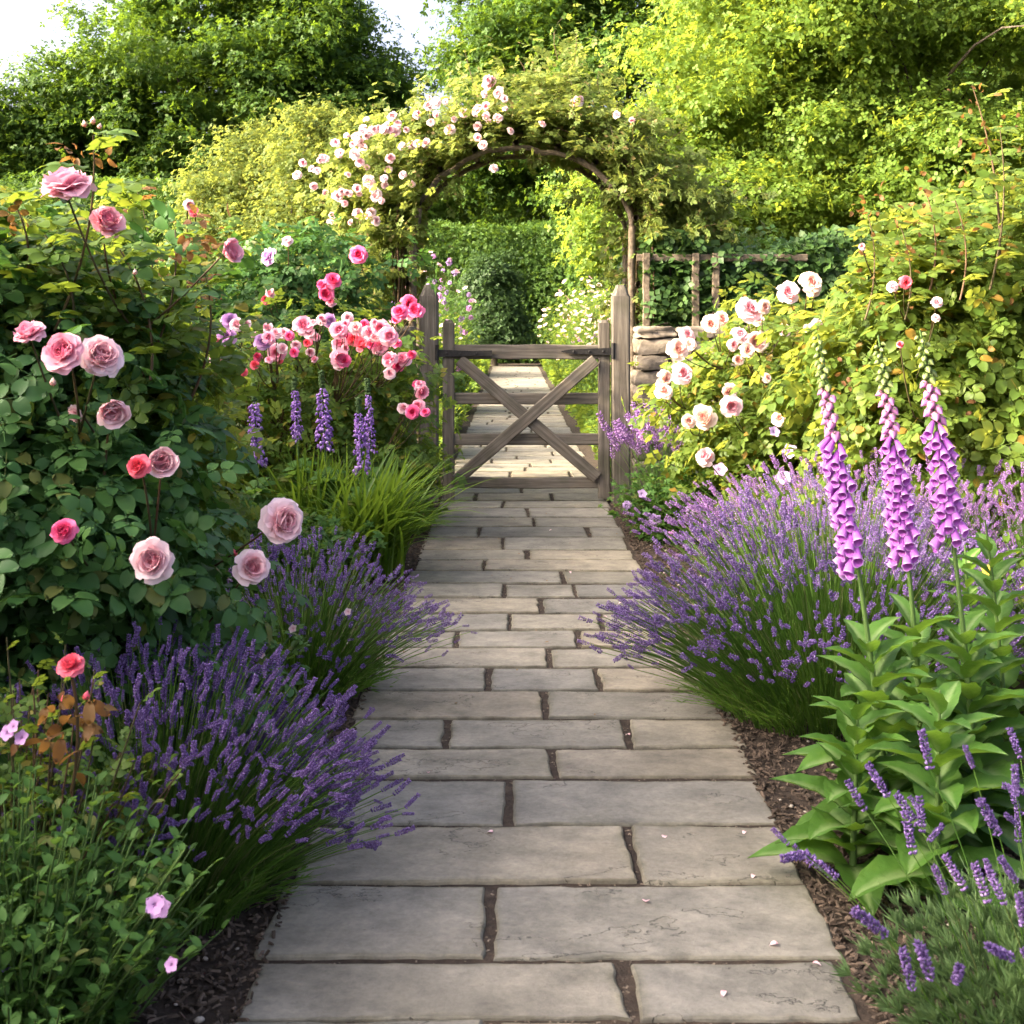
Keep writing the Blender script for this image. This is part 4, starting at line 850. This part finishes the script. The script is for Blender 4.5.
RB = [(681, 374, 11), (663, 392, 9), (664, 378, 8), (730, 406, 12), (729, 391, 8), (706, 419, 13), (706, 457, 10), (689, 421, 7), (678, 350, 11), (687, 335, 8), (711, 324, 9), (721, 319, 8), (749, 310, 13), (764, 307, 7), (756, 342, 12), (739, 335, 9), (738, 360, 6), (747, 351, 8),
      (788, 294, 12), (810, 283, 11), (814, 290, 8), (784, 331, 7), (816, 326, 8), (807, 330, 6), (852, 331, 6), (766, 378, 5), (779, 419, 8), (876, 329, 5), (700, 411, 7), (757, 320, 7), (733, 345, 6), (689, 345, 7), (662, 384, 6), (729, 400, 6)]
rose_bush('rose bush with blush and apricot pink blooms in front of the right stone wall', (1.25, 6.9, 0),
          [((1.4, 6.9, .62), (.42, .45, .55)), ((1.5, 6.8, .75), (.55, .45, .6)), ((1.08, 6.9, .72), (.24, .32, .32)), ((1.85, 6.8, .8), (.5, .4, .55))],
          300, 16, .16, .11, M['leaf_rose_gold'], [(x, y, 6.35 + .1 * math.sin(x * 3), r, 'blush' if (i % 3) else 'pale') for i, (x, y, r) in enumerate(RB)], 45, 'lo', fine=False)
YB = [((W(840, 300, 5.0)), 0)]
rose_bush('tall sunlit yellow green rose bush at the right edge with orange young shoots', (1.95, 5.1, 0),
          [((1.95, 5.1, .8), (.55, .45, .75)), ((1.6, 5.1, .75), (.42, .4, .62)), ((2.25, 5.1, 1.15), (.5, .45, .6)), ((1.75, 5.15, 1.15), (.4, .35, .42)), ((1.42, 5.2, .95), (.25, .3, .3))],
          420, 16, .17, .135, M['leaf_rose_gold'], [(905, 283, 4.6, 7, 'coral'), (893, 287, 4.6, 6, 'pale'), (937, 303, 4.6, 6, 'pale'), (936, 318, 4.55, 4, 'white'), (900, 345, 4.55, 4, 'coral'), (862, 247, 4.7, 4, 'pale')], 46, 'lo', fine=True,
          shoots=[(W(1000, 260, 4.8), W(972, 85, 4.85), .006), (W(990, 290, 4.7), W(1000, 130, 4.7), .005), (W(930, 290, 4.8), W(925, 190, 4.8), .005), (W(865, 320, 4.8), W(868, 215, 4.8), .004), (W(960, 300, 4.6), W(955, 200, 4.6), .004), (W(905, 320, 4.7), W(900, 225, 4.7), .004)], extra_leaf=M['leaf_rose_gold'])
# rust coloured young growth on the sunlit bush
t = bpy.data.objects['rose_bush.005']; g = np.random.default_rng(47); mb = MB(); n = 130
ctr = np.array([W(x, y, 4.75 + .1 * g.normal()) for x, y in ((925, 190), (860, 215), (880, 215), (905, 240), (968, 150), (975, 95), (1000, 130), (960, 395), (985, 420), (950, 240), (1015, 300), (890, 290), (840, 380))])
p = ctr[g.integers(len(ctr), size=n)] + g.normal(size=(n, 3)) * .045; U, N = leaf_frames(sph(n, g), g); mb.inst(LEAF6, p - np.array(t.location), U, N, np.column_stack([.028 * g.uniform(.6, 1.3, n), .015 * np.ones(n), .028 * np.ones(n)])); mb.build('young_leaves', M['leaf_red'], t)
t = bpy.data.objects['rose_bush']; mb = MB(); n = 46
ctr = np.array([W(x, y, 2.9) for x, y in ((70, 155), (82, 158), (102, 153), (215, 215), (180, 250), (190, 240), (205, 250), (5, 205), (20, 215))]); p = ctr[g.integers(len(ctr), size=n)] + g.normal(size=(n, 3)) * .02
U, N = leaf_frames(sph(n, g), g); mb.inst(LEAF6, p - np.array(t.location), U, N, np.column_stack([.03 * g.uniform(.6, 1.3, n), .016 * np.ones(n), .03 * np.ones(n)])); mb.build('young_leaves', M['leaf_red'], t)

# ------------------------------------------------------------------ lavender
def lavender(label, loc, h, spread, n, nb, seed, mat, lean=(0, 0), head=.05, hi=False, base_r=.14, front=.6, foliage='lavender_stem', tmax=62, stem='lavender_stem', ext=(1, 1), needle=1.0, nn=3, fm=.66):
    g = np.random.default_rng(seed); loc = np.array(loc, float); t = thing('lavender', label, 'lavender', loc, 'lavender plants')
    def fan(n, hmul, tm):
        az = g.uniform(0, 2 * math.pi, n); u = np.sqrt(g.random(n)); th = R(tm) * u
        th = np.where(np.sin(az) < -.25, th * front, th)                # fewer flowers hang over the front
        hz = np.column_stack([np.cos(az) * ext[0], np.sin(az) * ext[1], 0 * az]) * np.sin(th)[:, None] + np.array([lean[0], lean[1], 0]) * g.uniform(.5, 1, (n, 1))
        L = h * hmul * g.uniform(.68, 1.08, n)
        p0 = np.column_stack([base_r * np.cos(az) * u * ext[0], base_r * np.sin(az) * u * ext[1], 0 * az])
        m = 7; s = np.linspace(0, 1, m)[None, :, None]
        c = p0[:, None] + hz[:, None] * (spread / h) * L[:, None, None] * s ** 1.5 + np.array([0, 0, 1.]) * (np.cos(th * .92) * L)[:, None, None] * (s - .1 * s ** 3 * np.sin(th)[:, None, None])
        c = c + g.normal(size=(n, 1, 3)) * np.array([.018, .018, 0]) * s ** 2
        return c
    c = fan(n, 1, tmax); ax = nrm(c[:, -1] - c[:, -2] + g.normal(size=(n, 3)) * .02); mb = MB(); mb.tubes(c, np.linspace(.0016, .001, 7) * (1.5 if n < 60 else 1), 3); mb.build('stems', M[stem], t)
    tip = c[:, -1]; S = head * g.uniform(.6, 1.25, n); order = np.argsort(np.linalg.norm(tip + loc - np.array([0, 0, H]), axis=1)); near = order[:100]; rest = order[100:]
    TS = SPIKE_HI if hi else SPIKE_LO
    ms = [tmesh('flower_spike', T, mat) for T in TS]
    for k in near: mesh_copy('flower_spike', ms[k % len(ms)], t, tip[k], ax[k], g.uniform(0, 6), float(S[k]))
    mb = MB()
    for j, T in enumerate(TS):
        r = rest[j::len(TS)]; mb.inst(T, tip[r], ax[r], sph(len(r), g), S[r])
    if len(rest): stuff(mb.build('flower_spikes', mat, t))
    c = fan(nb, fm, tmax + 12)[:, :6]; w = np.linspace(1, .3, 6) * .0018; sd = nrm(np.cross(c[:, -1] - c[:, 0], sph(nb, g)))
    V = np.stack([c - sd[:, None] * w[None, :, None], c + sd[:, None] * w[None, :, None]], 2).reshape(nb, 12, 3)
    q = np.array([[2 * k, 2 * k + 1, 2 * k + 3, 2 * k + 2] for k in range(5)]); mb = MB(); mb.add(V, None, (q[None] + (np.arange(nb) * 12)[:, None, None]).reshape(-1, 4))
    # needle leaves low in the clump
    m = nb * nn; f = g.integers(nb, size=m); kk = g.integers(1, 5, size=m); pp = c[f, kk]; mb.inst(LEAF2, pp, nrm(sph(m, g) * .6 + nrm(c[f, -1] - c[f, 0])), sph(m, g), np.column_stack([g.uniform(.018, .036, m), g.uniform(.003, .0045, m), .01 * np.ones(m)]) * needle)
    mb.build('foliage', M[foliage], t); return t
lavender('broad deep purple lavender spilling over the path in the left foreground', (-.735, 2.66, 0), .52, .3, 1500, 2000, 51, M['lavender'], (.03, -.02), .035, True, .2, .75, tmax=74)
lavender('smaller deep purple lavender further up the left path edge, below the pale pink roses', (-.68, 4.15, 0), .47, .32, 800, 800, 52, M['lavender'], (.03, -.05), .032, False, .2, .85, tmax=74)
lavender('wide purple lavender spilling over the right path edge before the foxgloves', (.98, 3.98, 0), .68, .38, 2000, 1700, 53, M['lavender'], (-.03, -.06), .034, False, .34, .85, tmax=78)
lavender('sunlit pinkish lavender behind the three foxgloves', (1.35, 4.75, 0), .66, .5, 1100, 700, 54, M['lavender_lit'], (0, -.05), .036, False, .3, .7, tmax=50, ext=(1.3, 1))
lavender('sunlit pinkish lavender at the right edge of the frame, under the yellow rose bush', (1.95, 4.5, 0), .66, .5, 900, 600, 55, M['lavender_lit'], (0, -.05), .036, False, .3, .7, tmax=50, ext=(1.2, 1))
lavender('sparse sunlit lavender beside the right gate post', (.95, 7.7, 0), .62, .4, 130, 260, 56, M['lavender_lit'], (0, 0), .09, False, .16, .8, tmax=40)
lavender('lavender with thick violet spikes in the bottom right corner', (.9, 2.1, 0), .43, .3, 80, 260, 57, M['lavender'], (-.05, 0), .056, True, .22, .95, 'leaf_grey', 50, needle=1.15, nn=70, fm=.8)

# ------------------------------------------------------------------ foxgloves
BELL = [bell_mesh('bell', s) for s in (1, 2)]
def foxglove(label, base, tip, bend, t0, t1, nb, face, seed, leaves=26, lscale=1.0, group='foxgloves', flowering=True, budcol='foxbud'):
    g = np.random.default_rng(seed); base, tip = np.array(base, float), np.array(tip, float); t = thing('foxglove', label, 'foxglove', base, group)
    s = np.linspace(0, 1, 24)[:, None]; c = (tip - base) * s + np.array(bend) * 4 * s * (1 - s)
    mb = MB(); mb.tubes(c[None], np.linspace(.0085, .0022, 24), 7); mb.build('stem', M['stem'], t)
    at = lambda q: np.array([np.interp(q, s[:, 0], c[:, k]) for k in range(3)])
    if flowering:
        for k in range(nb):
            q = t0 + (t1 - t0) * (k / nb) ** .92; a = face + R(78) * (2 * ((k * .618) % 1) - 1); f = k / nb
            d = np.array([math.cos(a), math.sin(a), -1.35 + 1.0 * f ** 1.5 + g.normal() * .12]); d = nrm(d); sz = .052 * (1 - .45 * f) * g.uniform(.9, 1.1)
            if f > .52: sz = .036 * (1 - f) + .013; mesh_copy('bud', BUD['foxbud' if f < .74 else 'greenbud'], t, at(q) + nrm(d * np.array([1, 1, 0])) * .006, d, g.uniform(0, 6), sz)
            else: mesh_copy('bell', BELL[k % 2], t, at(q) + nrm(d * np.array([1, 1, 0])) * .008, d, math.pi + g.normal() * .2, sz)
    mb = MB(); Pp = []; U = []; N = []; S = []
    for k in range(leaves):
        f = k / leaves; q = .02 + (.40 * f if flowering else .9 * f); a = k * 2.399 + g.normal() * .2; el = .1 + .9 * f + g.normal() * .12
        d = np.array([math.cos(a), math.sin(a), el]); Pp.append(at(q)); U.append(d); N.append((-math.cos(a) * el, -math.sin(a) * el, 1)); l = (.25 - .14 * f) * g.uniform(.85, 1.15) * lscale; S.append((l, l * (.58 - .14 * f), l))
    mb.inst(LANCE, Pp, U, N, S); mb.build('leaves', M['leaf_fox'], t, tint=True); return t
fd = 2.9
def gnd(px, d): return ((px - CX) / F * d, d, 0)
foxglove('leftmost foxglove of the three, its long purple spire leaning left over the lavender', gnd(893, 2.86), W(818, 334, 2.86), (.015, 0, 0), .58, 1.0, 60, R(212), 61, 30)
foxglove('middle foxglove of the three, with a double row of purple bells', gnd(925, 3.02), W(878, 335, 3.02), (.02, 0, 0), .57, .99, 64, R(240), 62, 28)
foxglove('rightmost foxglove of the three, with wide open bells at the foot of its spire', gnd(978, 2.92), W(920, 330, 2.92), (.022, 0, 0), .62, 1.0, 54, R(256), 63, 30)
foxglove('unflowered leafy foxglove at the right edge beside the rightmost purple spire', gnd(1010, 3.05), W(985, 520, 3.05), (.01, 0, 0), 0, 0, 0, 0, 64, 34, .8, flowering=False)
foxglove('low leafy foxglove rosette next to the paving at the right', gnd(852, 2.75), W(858, 700, 2.75), (0, 0, 0), 0, 0, 0, 0, 65, 24, .85, flowering=False)
foxglove('broad leaved foxglove rosette behind the corner lavender', gnd(935, 2.62), W(940, 690, 2.62), (0, 0, 0), 0, 0, 0, 0, 66, 26, .95, flowering=False)
foxglove('leafy foxglove shoots lit yellow behind the three spires', gnd(975, 3.5), W(965, 545, 3.5), (0, 0, 0), 0, 0, 0, 0, 67, 30, .75, flowering=False)

# ------------------------------------------------------------------ purple spires and strap leaves before the left wall
def spire(label, px, ytop, ybot, d, w, seed):
    g = np.random.default_rng(seed); b = np.array(gnd(px + 4, d)); tp = W(px, ytop, d); zb = W(px, ybot, d)[2]; t = thing('flower_spire', label, 'lupin', b, 'purple lupin spires')
    s = np.linspace(0, 1, 14)[:, None]; c = (tp - b) * s + np.array([.012, 0, 0]) * 4 * s * (1 - s); mb = MB(); mb.tubes(c[None], np.linspace(.006, .002, 14), 6); mb.build('stem', M['stem'], t)
    n = 280; f = g.random(n) ** .9; q = (zb + (tp[2] - zb) * f) / tp[2]; p = np.stack([np.interp(q, s[:, 0], c[:, k]) for k in range(3)], -1); a = g.uniform(0, 6.3, n); dr = np.column_stack([np.cos(a), np.sin(a), .1 - .6 * (1 - f)])
    octa = (arr((0, 0, 0), (.4, .35, .1), (.5, 0, .4), (.4, -.35, .1), (.5, 0, -.3), (1, 0, -.25)), np.array([[0, 2, 1], [0, 3, 2], [0, 4, 3], [0, 1, 4], [5, 1, 2], [5, 2, 3], [5, 3, 4], [5, 4, 1]]), None)
    mb = MB(); lo = f < .78; r = w * (1 - .75 * f)
    mb.inst(octa, (p + dr * (r * .95 * g.random(n))[:, None])[lo], dr[lo], np.tile(arr(0, 0, 1.), (lo.sum(), 1)), (r * .42 + .009)[lo]); mb.build('florets', M['lupin'], t)
    mb = MB(); hi = ~lo; mb.inst(octa, p[hi], dr[hi] + np.array([0, 0, .6]), np.tile(arr(0, 0, 1.), (hi.sum(), 1)), .018); mb.build('green_tip', M['leaf_grey'], t)
    mb = MB(); k = 12; a = np.arange(k) * 2.4; z = np.linspace(.08, .75, k) * zb; mb.inst(PALM, np.column_stack([0 * z, 0 * z, z]) , np.column_stack([np.cos(a), np.sin(a), .5 + 0 * a]), np.tile(arr(0, 0, 1.), (k, 1)), .13); mb.build('leaves', M['leaf_herb'], t); return t
spire('thick purple lupin spire standing leftmost in its row', 253, 385, 462, 6.2, .042, 71)
spire('thin sparse purple lupin spire, second from the left in its row', 294, 378, 438, 6.4, .026, 72)
spire('bright purple lupin spire in the middle of the strap leaf clump', 321, 372, 448, 6.25, .042, 73)
spire('broad purple lupin spire reaching lowest over the strap leaves, near the gate', 358, 398, 470, 6.15, .036, 74)
mb = None
sp = spire('slender purple lupin spire, rightmost in its row, tucked behind a broader one', 367, 380, 450, 6.35, .026, 75)

def straps(name, label, loc, n, L, wd, mat, seed, lean=(0, 0), cat='perennial', tm=1.0):
    g = np.random.default_rng(seed); t = thing(name, label, cat, loc); a = g.uniform(0, 2 * math.pi, n); th = tm * g.random(n) ** .6; l = L * g.uniform(.55, 1.1, n)
    m = 9; s = np.linspace(0, 1, m)[None, :]; ang = th[:, None] * .35 + (th[:, None] * 1.45) * s ** 1.6
    r = np.cumsum(np.sin(ang) / (m - 1), 1) * l[:, None]; z = np.cumsum(np.cos(ang) / (m - 1), 1) * l[:, None]; r -= r[:, :1]; z -= z[:, :1]
    dx, dy = np.cos(a), np.sin(a); b = g.normal(size=(n, 2)) * .07
    c = np.stack([b[:, :1] + dx[:, None] * r + lean[0] * s ** 1.5, b[:, 1:] + dy[:, None] * r + lean[1] * s ** 1.5, np.maximum(z, .012)], -1)
    w = wd * np.array([.8, 1, 1, 1, .95, .85, .7, .45, .06]) * .5; sd = np.stack([-dy, dx, 0 * dx], -1)[:, None]; up = np.array([0, 0, .35])
    V = np.stack([c - sd * w[None, :, None] + up * w[None, :, None], c, c + sd * w[None, :, None] + up * w[None, :, None]], 2).reshape(n, -1, 3)
    q = np.array([[3 * k + j, 3 * k + j + 1, 3 * k + j + 4, 3 * k + j + 3] for k in range(m - 1) for j in range(2)])
    mb = MB(); mb.add(V, None, (q[None] + (np.arange(n) * 3 * m)[:, None, None]).reshape(-1, 4)); mb.build('leaves', mat, t); return t
straps('daylily', 'arching green strap leaf clump at the left path edge before the gate', (-.68, 6.0, 0), 330, .62, .017, M['blade'], 76, (.12, -.05))
straps('daylily', 'upright strap leaf clump around the stems of the purple lupins', (-.95, 6.35, 0), 200, .58, .016, M['blade'], 77, (0, 0), tm=.6)

# ------------------------------------------------------------------ soft herbaceous plants
DAISY = {c: daisy_mesh('flower', P[c], 5, 3) for c in ('lilac', 'cream', 'orchid', 'white', 'yellow', 'pale')}
POM = {c: pompom_mesh('flower', P[c], 2) for c in ('lilac', 'violet', 'orchid')}
def herb(name, label, loc, rad, h, ns, per, leaf, mat, seed, T=LEAF6, flowers=(), fl=None, cat='plant', group=None, wfac=.5, spread=.8, ell=(1, 1), scatter=None, stemmat='stem'):
    """a clump of leafy stems; flowers: explicit (world point, mesh, size); scatter: (count, meshes, size) on stem tips"""
    g = np.random.default_rng(seed); loc = np.array(loc, float); t = thing(name, label, cat, loc, group)
    a = g.uniform(0, 2 * math.pi, ns); u = np.sqrt(g.random(ns)); b = np.column_stack([np.cos(a) * u * rad * .55 * ell[0], np.sin(a) * u * rad * .55 * ell[1], 0 * a - .02])
    e = np.column_stack([np.cos(a) * u * rad * ell[0], np.sin(a) * u * rad * ell[1], h * g.uniform(.6, 1.08, ns) * (1 - spread * .45 * u ** 2)]) + g.normal(size=(ns, 3)) * np.array([.04, .04, 0])
    c = curve(b, e, np.column_stack([-np.cos(a) * u * .04, -np.sin(a) * u * .04, 0 * a]), 7, g, .004); mb = MB(); mb.tubes(c, np.linspace(.003, .0014, 7), 4); mb.build('stems', M[stemmat], t)
    f = np.linspace(.18, 1, per)[None] + g.uniform(-.04, .04, (ns, per)); f = np.clip(f, 0, 1); i0 = np.clip((f * 6).astype(int), 0, 5); fr = (f * 6 - i0)[..., None]; ii = np.arange(ns)[:, None]
    p = c[ii, i0] * (1 - fr) + c[ii, i0 + 1] * fr; aa = np.arange(per)[None] * 2.4 + g.uniform(0, 6, (ns, 1)); el = .15 + .7 * f + g.normal(size=f.shape) * .25
    U = np.stack([np.cos(aa), np.sin(aa), el], -1).reshape(-1, 3); N = np.stack([-np.cos(aa) * el, -np.sin(aa) * el, 1 + 0 * aa], -1).reshape(-1, 3) + g.normal(size=(ns * per, 3)) * .25
    sz = (leaf * g.uniform(.65, 1.25, (ns, per)) * (1.05 - .45 * f)).reshape(-1); mb = MB(); mb.inst(T, p.reshape(-1, 3), U, N, np.column_stack([sz, sz * (wfac if T is LEAF6 or T is LEAF2 else 1), sz])); mb.build('foliage', mat, t)
    for (w, me, s) in flowers:
        mesh_copy('flower', me, t, np.array(w) - loc, (g.normal() * .3, -1, .6), g.uniform(0, 6), s)
    if scatter:
        n, mes, s = scatter; order = np.argsort(c[:, -1, 2] * .5 - c[:, -1, 1])[::-1][:max(n * 2, n)]; k = g.choice(order, min(n, len(order)), replace=False)
        for j, q in enumerate(k): mesh_copy('flower', mes[j % len(mes)], t, c[q, -1] + np.array([0, 0, .008]), (g.normal() * .5, -.6, 1), g.uniform(0, 6), s * g.uniform(.7, 1.2))
    return t
D = DAISY
herb('cranesbill', 'leafy green cranesbill mound with small lilac flowers at the foot of the right gate post', (.88, 7.0, 0), .34, .42, 240, 7, .055, M['leaf_herb'], 81, PALM, [(W(627, 505, 6.7), POM['lilac'], .026), (W(655, 520, 6.55), POM['lilac'], .034), (W(690, 510, 6.6), POM['lilac'], .028), (W(642, 494, 6.7), D['lilac'], .028), (W(672, 535, 6.5), POM['orchid'], .026), (W(643, 436, 7.3), POM['orchid'], .03), (W(720, 470, 6.5), D['lilac'], .04)])
herb('phlox', 'bright yellow green leafy clump in front of the blush rose bush', (1.5, 6.2, 0), .5, .5, 260, 9, .06, M['leaf_bright'], 82, LEAF6, [(W(790, 452, 5.9), D['lilac'], .04), (W(783, 478, 5.9), D['lilac'], .04), (W(774, 432, 6.0), D['lilac'], .03)], wfac=.34, ell=(1.2, .8))
herb('phlox', 'bright green leafy clump beneath the tall sunlit rose at the right', (1.75, 3.7, 0), .42, .62, 160, 10, .075, M['leaf_bright'], 83, LEAF6, [(W(988, 572, 3.4), D['yellow'], .02)], wfac=.4)
herb('cranesbill', 'yellow green cranesbill with tiny white flowers between the two left lavenders', (-.95, 3.55, 0), .38, .42, 240, 8, .06, M['leaf_herb'], 84, PALM, [(W(293, 629, 3.2), D['white'], .012), (W(348, 612, 3.6), D['white'], .012), (W(262, 655, 3.2), D['white'], .01)])
herb('catmint', 'sprawling dull green catmint filling the bottom left corner, dotted with lilac flowers', (-.8, 2.05, 0), .31, .45, 400, 13, .046, M['leaf_herb'], 85, LEAF6, [(W(160, 908, 1.95), D['orchid'], .018), (W(172, 965, 1.9), D['orchid'], .012), (W(5, 963, 1.95), POM['violet'], .014), (W(155, 905, 1.93), D['orchid'], .016)], wfac=.5, ell=(1, .8))
herb('young_rose', 'small young rose with bronze leaves and one coral bloom in the left foreground', (-.86, 2.28, 0), .24, .6, 120, 9, .07, M['leaf_rose'], 86, ROSE_HI, [(W(8, 733, 2.12), D['orchid'], .015), (W(22, 738, 2.12), D['orchid'], .014), (W(14, 727, 2.12), D['orchid'], .013)], cat='rose bush', stemmat='cane')
t = bpy.data.objects['young_rose']; bloom(t, W(71, 667, 2.1), 13 / F * 2.1, 'coral', 'hi', (0, -.6, .9)); g = np.random.default_rng(87); n = 26; mb = MB()
p = np.array([W(70 + g.normal() * 22, 725 + g.normal() * 22, 2.12 + g.normal() * .04) for k in range(n)]); U, N = leaf_frames(sph(n, g), g); mb.inst(LEAF6, p - np.array(t.location), U, N, np.column_stack([.04 * g.uniform(.6, 1.2, n), .02 * np.ones(n), .04 * np.ones(n)])); mb.build('bronze_leaves', M['leaf_red'], t)
mesh_copy('bud', BUD['coral'], t, W(85, 700, 2.1) - np.array(t.location), (.3, 0, 1), 0, .016); mesh_copy('bud', BUD['coral'], t, W(65, 703, 2.1) - np.array(t.location), (-.3, 0, 1), 0, .014)
mb = MB(); s0 = W(72, 790, 2.15); mb.tubes(curve(s0[None], W(71, 672, 2.1)[None], np.array([[.01, 0, 0]]), 6) - np.array(t.location), [.003] * 6, 5); mb.build('bloom_stem', M['cane'], t)
herb('cranesbill', 'dark leafy ground planting behind the strap leaves, below the lupins', (-1.3, 5.7, 0), .6, .4, 300, 8, .07, M['leaf_herb'], 88, PALM, ell=(1.2, .9))
herb('phlox', 'shaded leafy clump against the left gate post', (-.72, 7.6, 0), .3, .5, 170, 9, .07, M['leaf_hedge'], 89, LEAF6, wfac=.5)

# beyond the gate
for k, (lab, x, y, r, h, m, T, lf, ns, sc) in enumerate([
    ('grassy green perennials just beyond the left gate post', -.85, 11.2, .42, .65, 'leaf_bright', LEAF6, .1, 200, None),
    ('dark green perennials beyond the gate on the left of the path, second from it', -.95, 13.6, .55, .95, 'leaf_hedge', LEAF6, .11, 220, (14, [D['cream'], D['lilac']], .03)),
    ('tall left border plant beyond the gate with small purple flowers', -1.0, 16.4, .6, 1.3, 'leaf_bright', LEAF6, .13, 260, (30, [POM['lilac'], POM['orchid'], D['cream']], .04)),
    ('far left border plant with pale pink flowers, nearest the dark yew', -1.25, 20.5, .75, 2.1, 'leaf_herb', LEAF6, .13, 320, (70, [POM['orchid'], D['pale'], POM['lilac']], .05)),
    ('left border shrub of the far path, beside the long dark hedge', -1.75, 26, .9, 1.5, 'leaf_hedge', LEAF6, .2, 300, (20, [D['pale']], .06)),
    ('low yellow green plant hugging the path just beyond the right gate post', .98, 10.4, .36, .7, 'leaf_bright', LEAF6, .08, 240, (10, [D['cream']], .025)),
    ('bright lime green perennials right of the path, second beyond the gate', 1.12, 12.2, .46, 1.0, 'leaf_bright', LEAF6, .09, 280, (26, [D['cream'], D['pale']], .03)),
    ('right border plants in cream and pale pink flower beyond the gate', 1.12, 14.2, .5, 1.3, 'leaf_bright', LEAF6, .1, 300, (95, [D['cream'], D['pale'], D['orchid']], .03)),
    ('tallest cream flowered border plant right of the far path', 1.1, 17.2, .6, 1.6, 'leaf_bright', LEAF6, .11, 340, (98, [D['cream'], D['pale'], D['cream']], .036)),
    ('far right border plants with pink flower heads, beside the square cut hedge', 1.15, 21.5, .7, 1.8, 'leaf_bright', LEAF6, .13, 320, (95, [D['pale'], D['cream']], .045)),
    ('right border shrub near the end of the path', 1.6, 26.0, .8, 1.6, 'leaf_bright', LEAF6, .16, 240, (24, [D['pale']], .06))]):
    herb('border_plant', lab, (x, y, 0), r, h, ns, 11, lf, M[m], 90 + k, T, cat='plant', group='border plants beyond the gate', wfac=.36, ell=(1, 1.6), scatter=sc)

# low ground planting that covers the soil deep in the beds
g = np.random.default_rng(111); n = 16000; sd = g.random(n) < .5
x = np.where(sd, -1.05 - 3.2 * g.random(n), 1.25 + 3 * g.random(n)); y = g.uniform(2.4, 8.6, n); keep = ~((x > 0) & (x < 1.5) & (y < 3.4))
p = np.column_stack([x, y, .02 + .16 * g.random(n)])[keep]; U, N = leaf_frames(np.tile(arr(0, 0, 1.), (len(p), 1)), g); mb = MB(); mb.inst(SPRIG_W, p, U, N, .075 * g.uniform(.6, 1.3, len(p))); stuff(mb.build('ground_cover', M['leaf_hedge']))
n = 26000; x = np.where(g.random(n) < .5, -.56 - 6 * g.random(n) ** 1.8, .7 + 6 * g.random(n) ** 1.8); y = g.uniform(9.3, 44, n)
p = np.column_stack([x, y, .02 + .2 * g.random(n)]); U, N = leaf_frames(np.tile(arr(0, 0, 1.), (n, 1)), g); mb = MB(); mb.inst(SPRIG, p, U, N, .11 * g.uniform(.6, 1.3, n)); stuff(mb.build('ground_cover', M['leaf_bright']))
# fallen petals and leaf litter on the slabs
n = 26; mb = MB(); p = np.column_stack([g.uniform(-.4, .6, n), g.uniform(2.2, 8, n), .004 + 0 * g.random(n)]); mb.inst(LEAF2, p, np.column_stack([g.normal(size=(n, 2)), 0 * p[:, 0]]), np.tile(arr(0, 0, 1.), (n, 1)), np.column_stack([g.uniform(.008, .02, n), g.uniform(.006, .012, n), .02 * np.ones(n)])); stuff(mb.build('leaf_litter', M['leaf_red']))
n = 16; mb = MB(); p = np.column_stack([np.where(g.random(n) < .6, .56 - .35 * g.random(n) ** 2, -.42 + .5 * g.random(n) ** 2), g.uniform(2.2, 7.5, n), .004 + 0 * g.random(n)]); mb.inst((LEAF6[0], LEAF6[1], LEAF6[2], LEAF6[0][:, 0]), p, np.column_stack([g.normal(size=(n, 2)), 0 * p[:, 0]]), np.tile(arr(0, 0, 1.), (n, 1)), np.column_stack([g.uniform(.008, .018, n), g.uniform(.008, .016, n), .03 * np.ones(n)])); stuff(mb.build('fallen_petals', P['white'], tint=True))
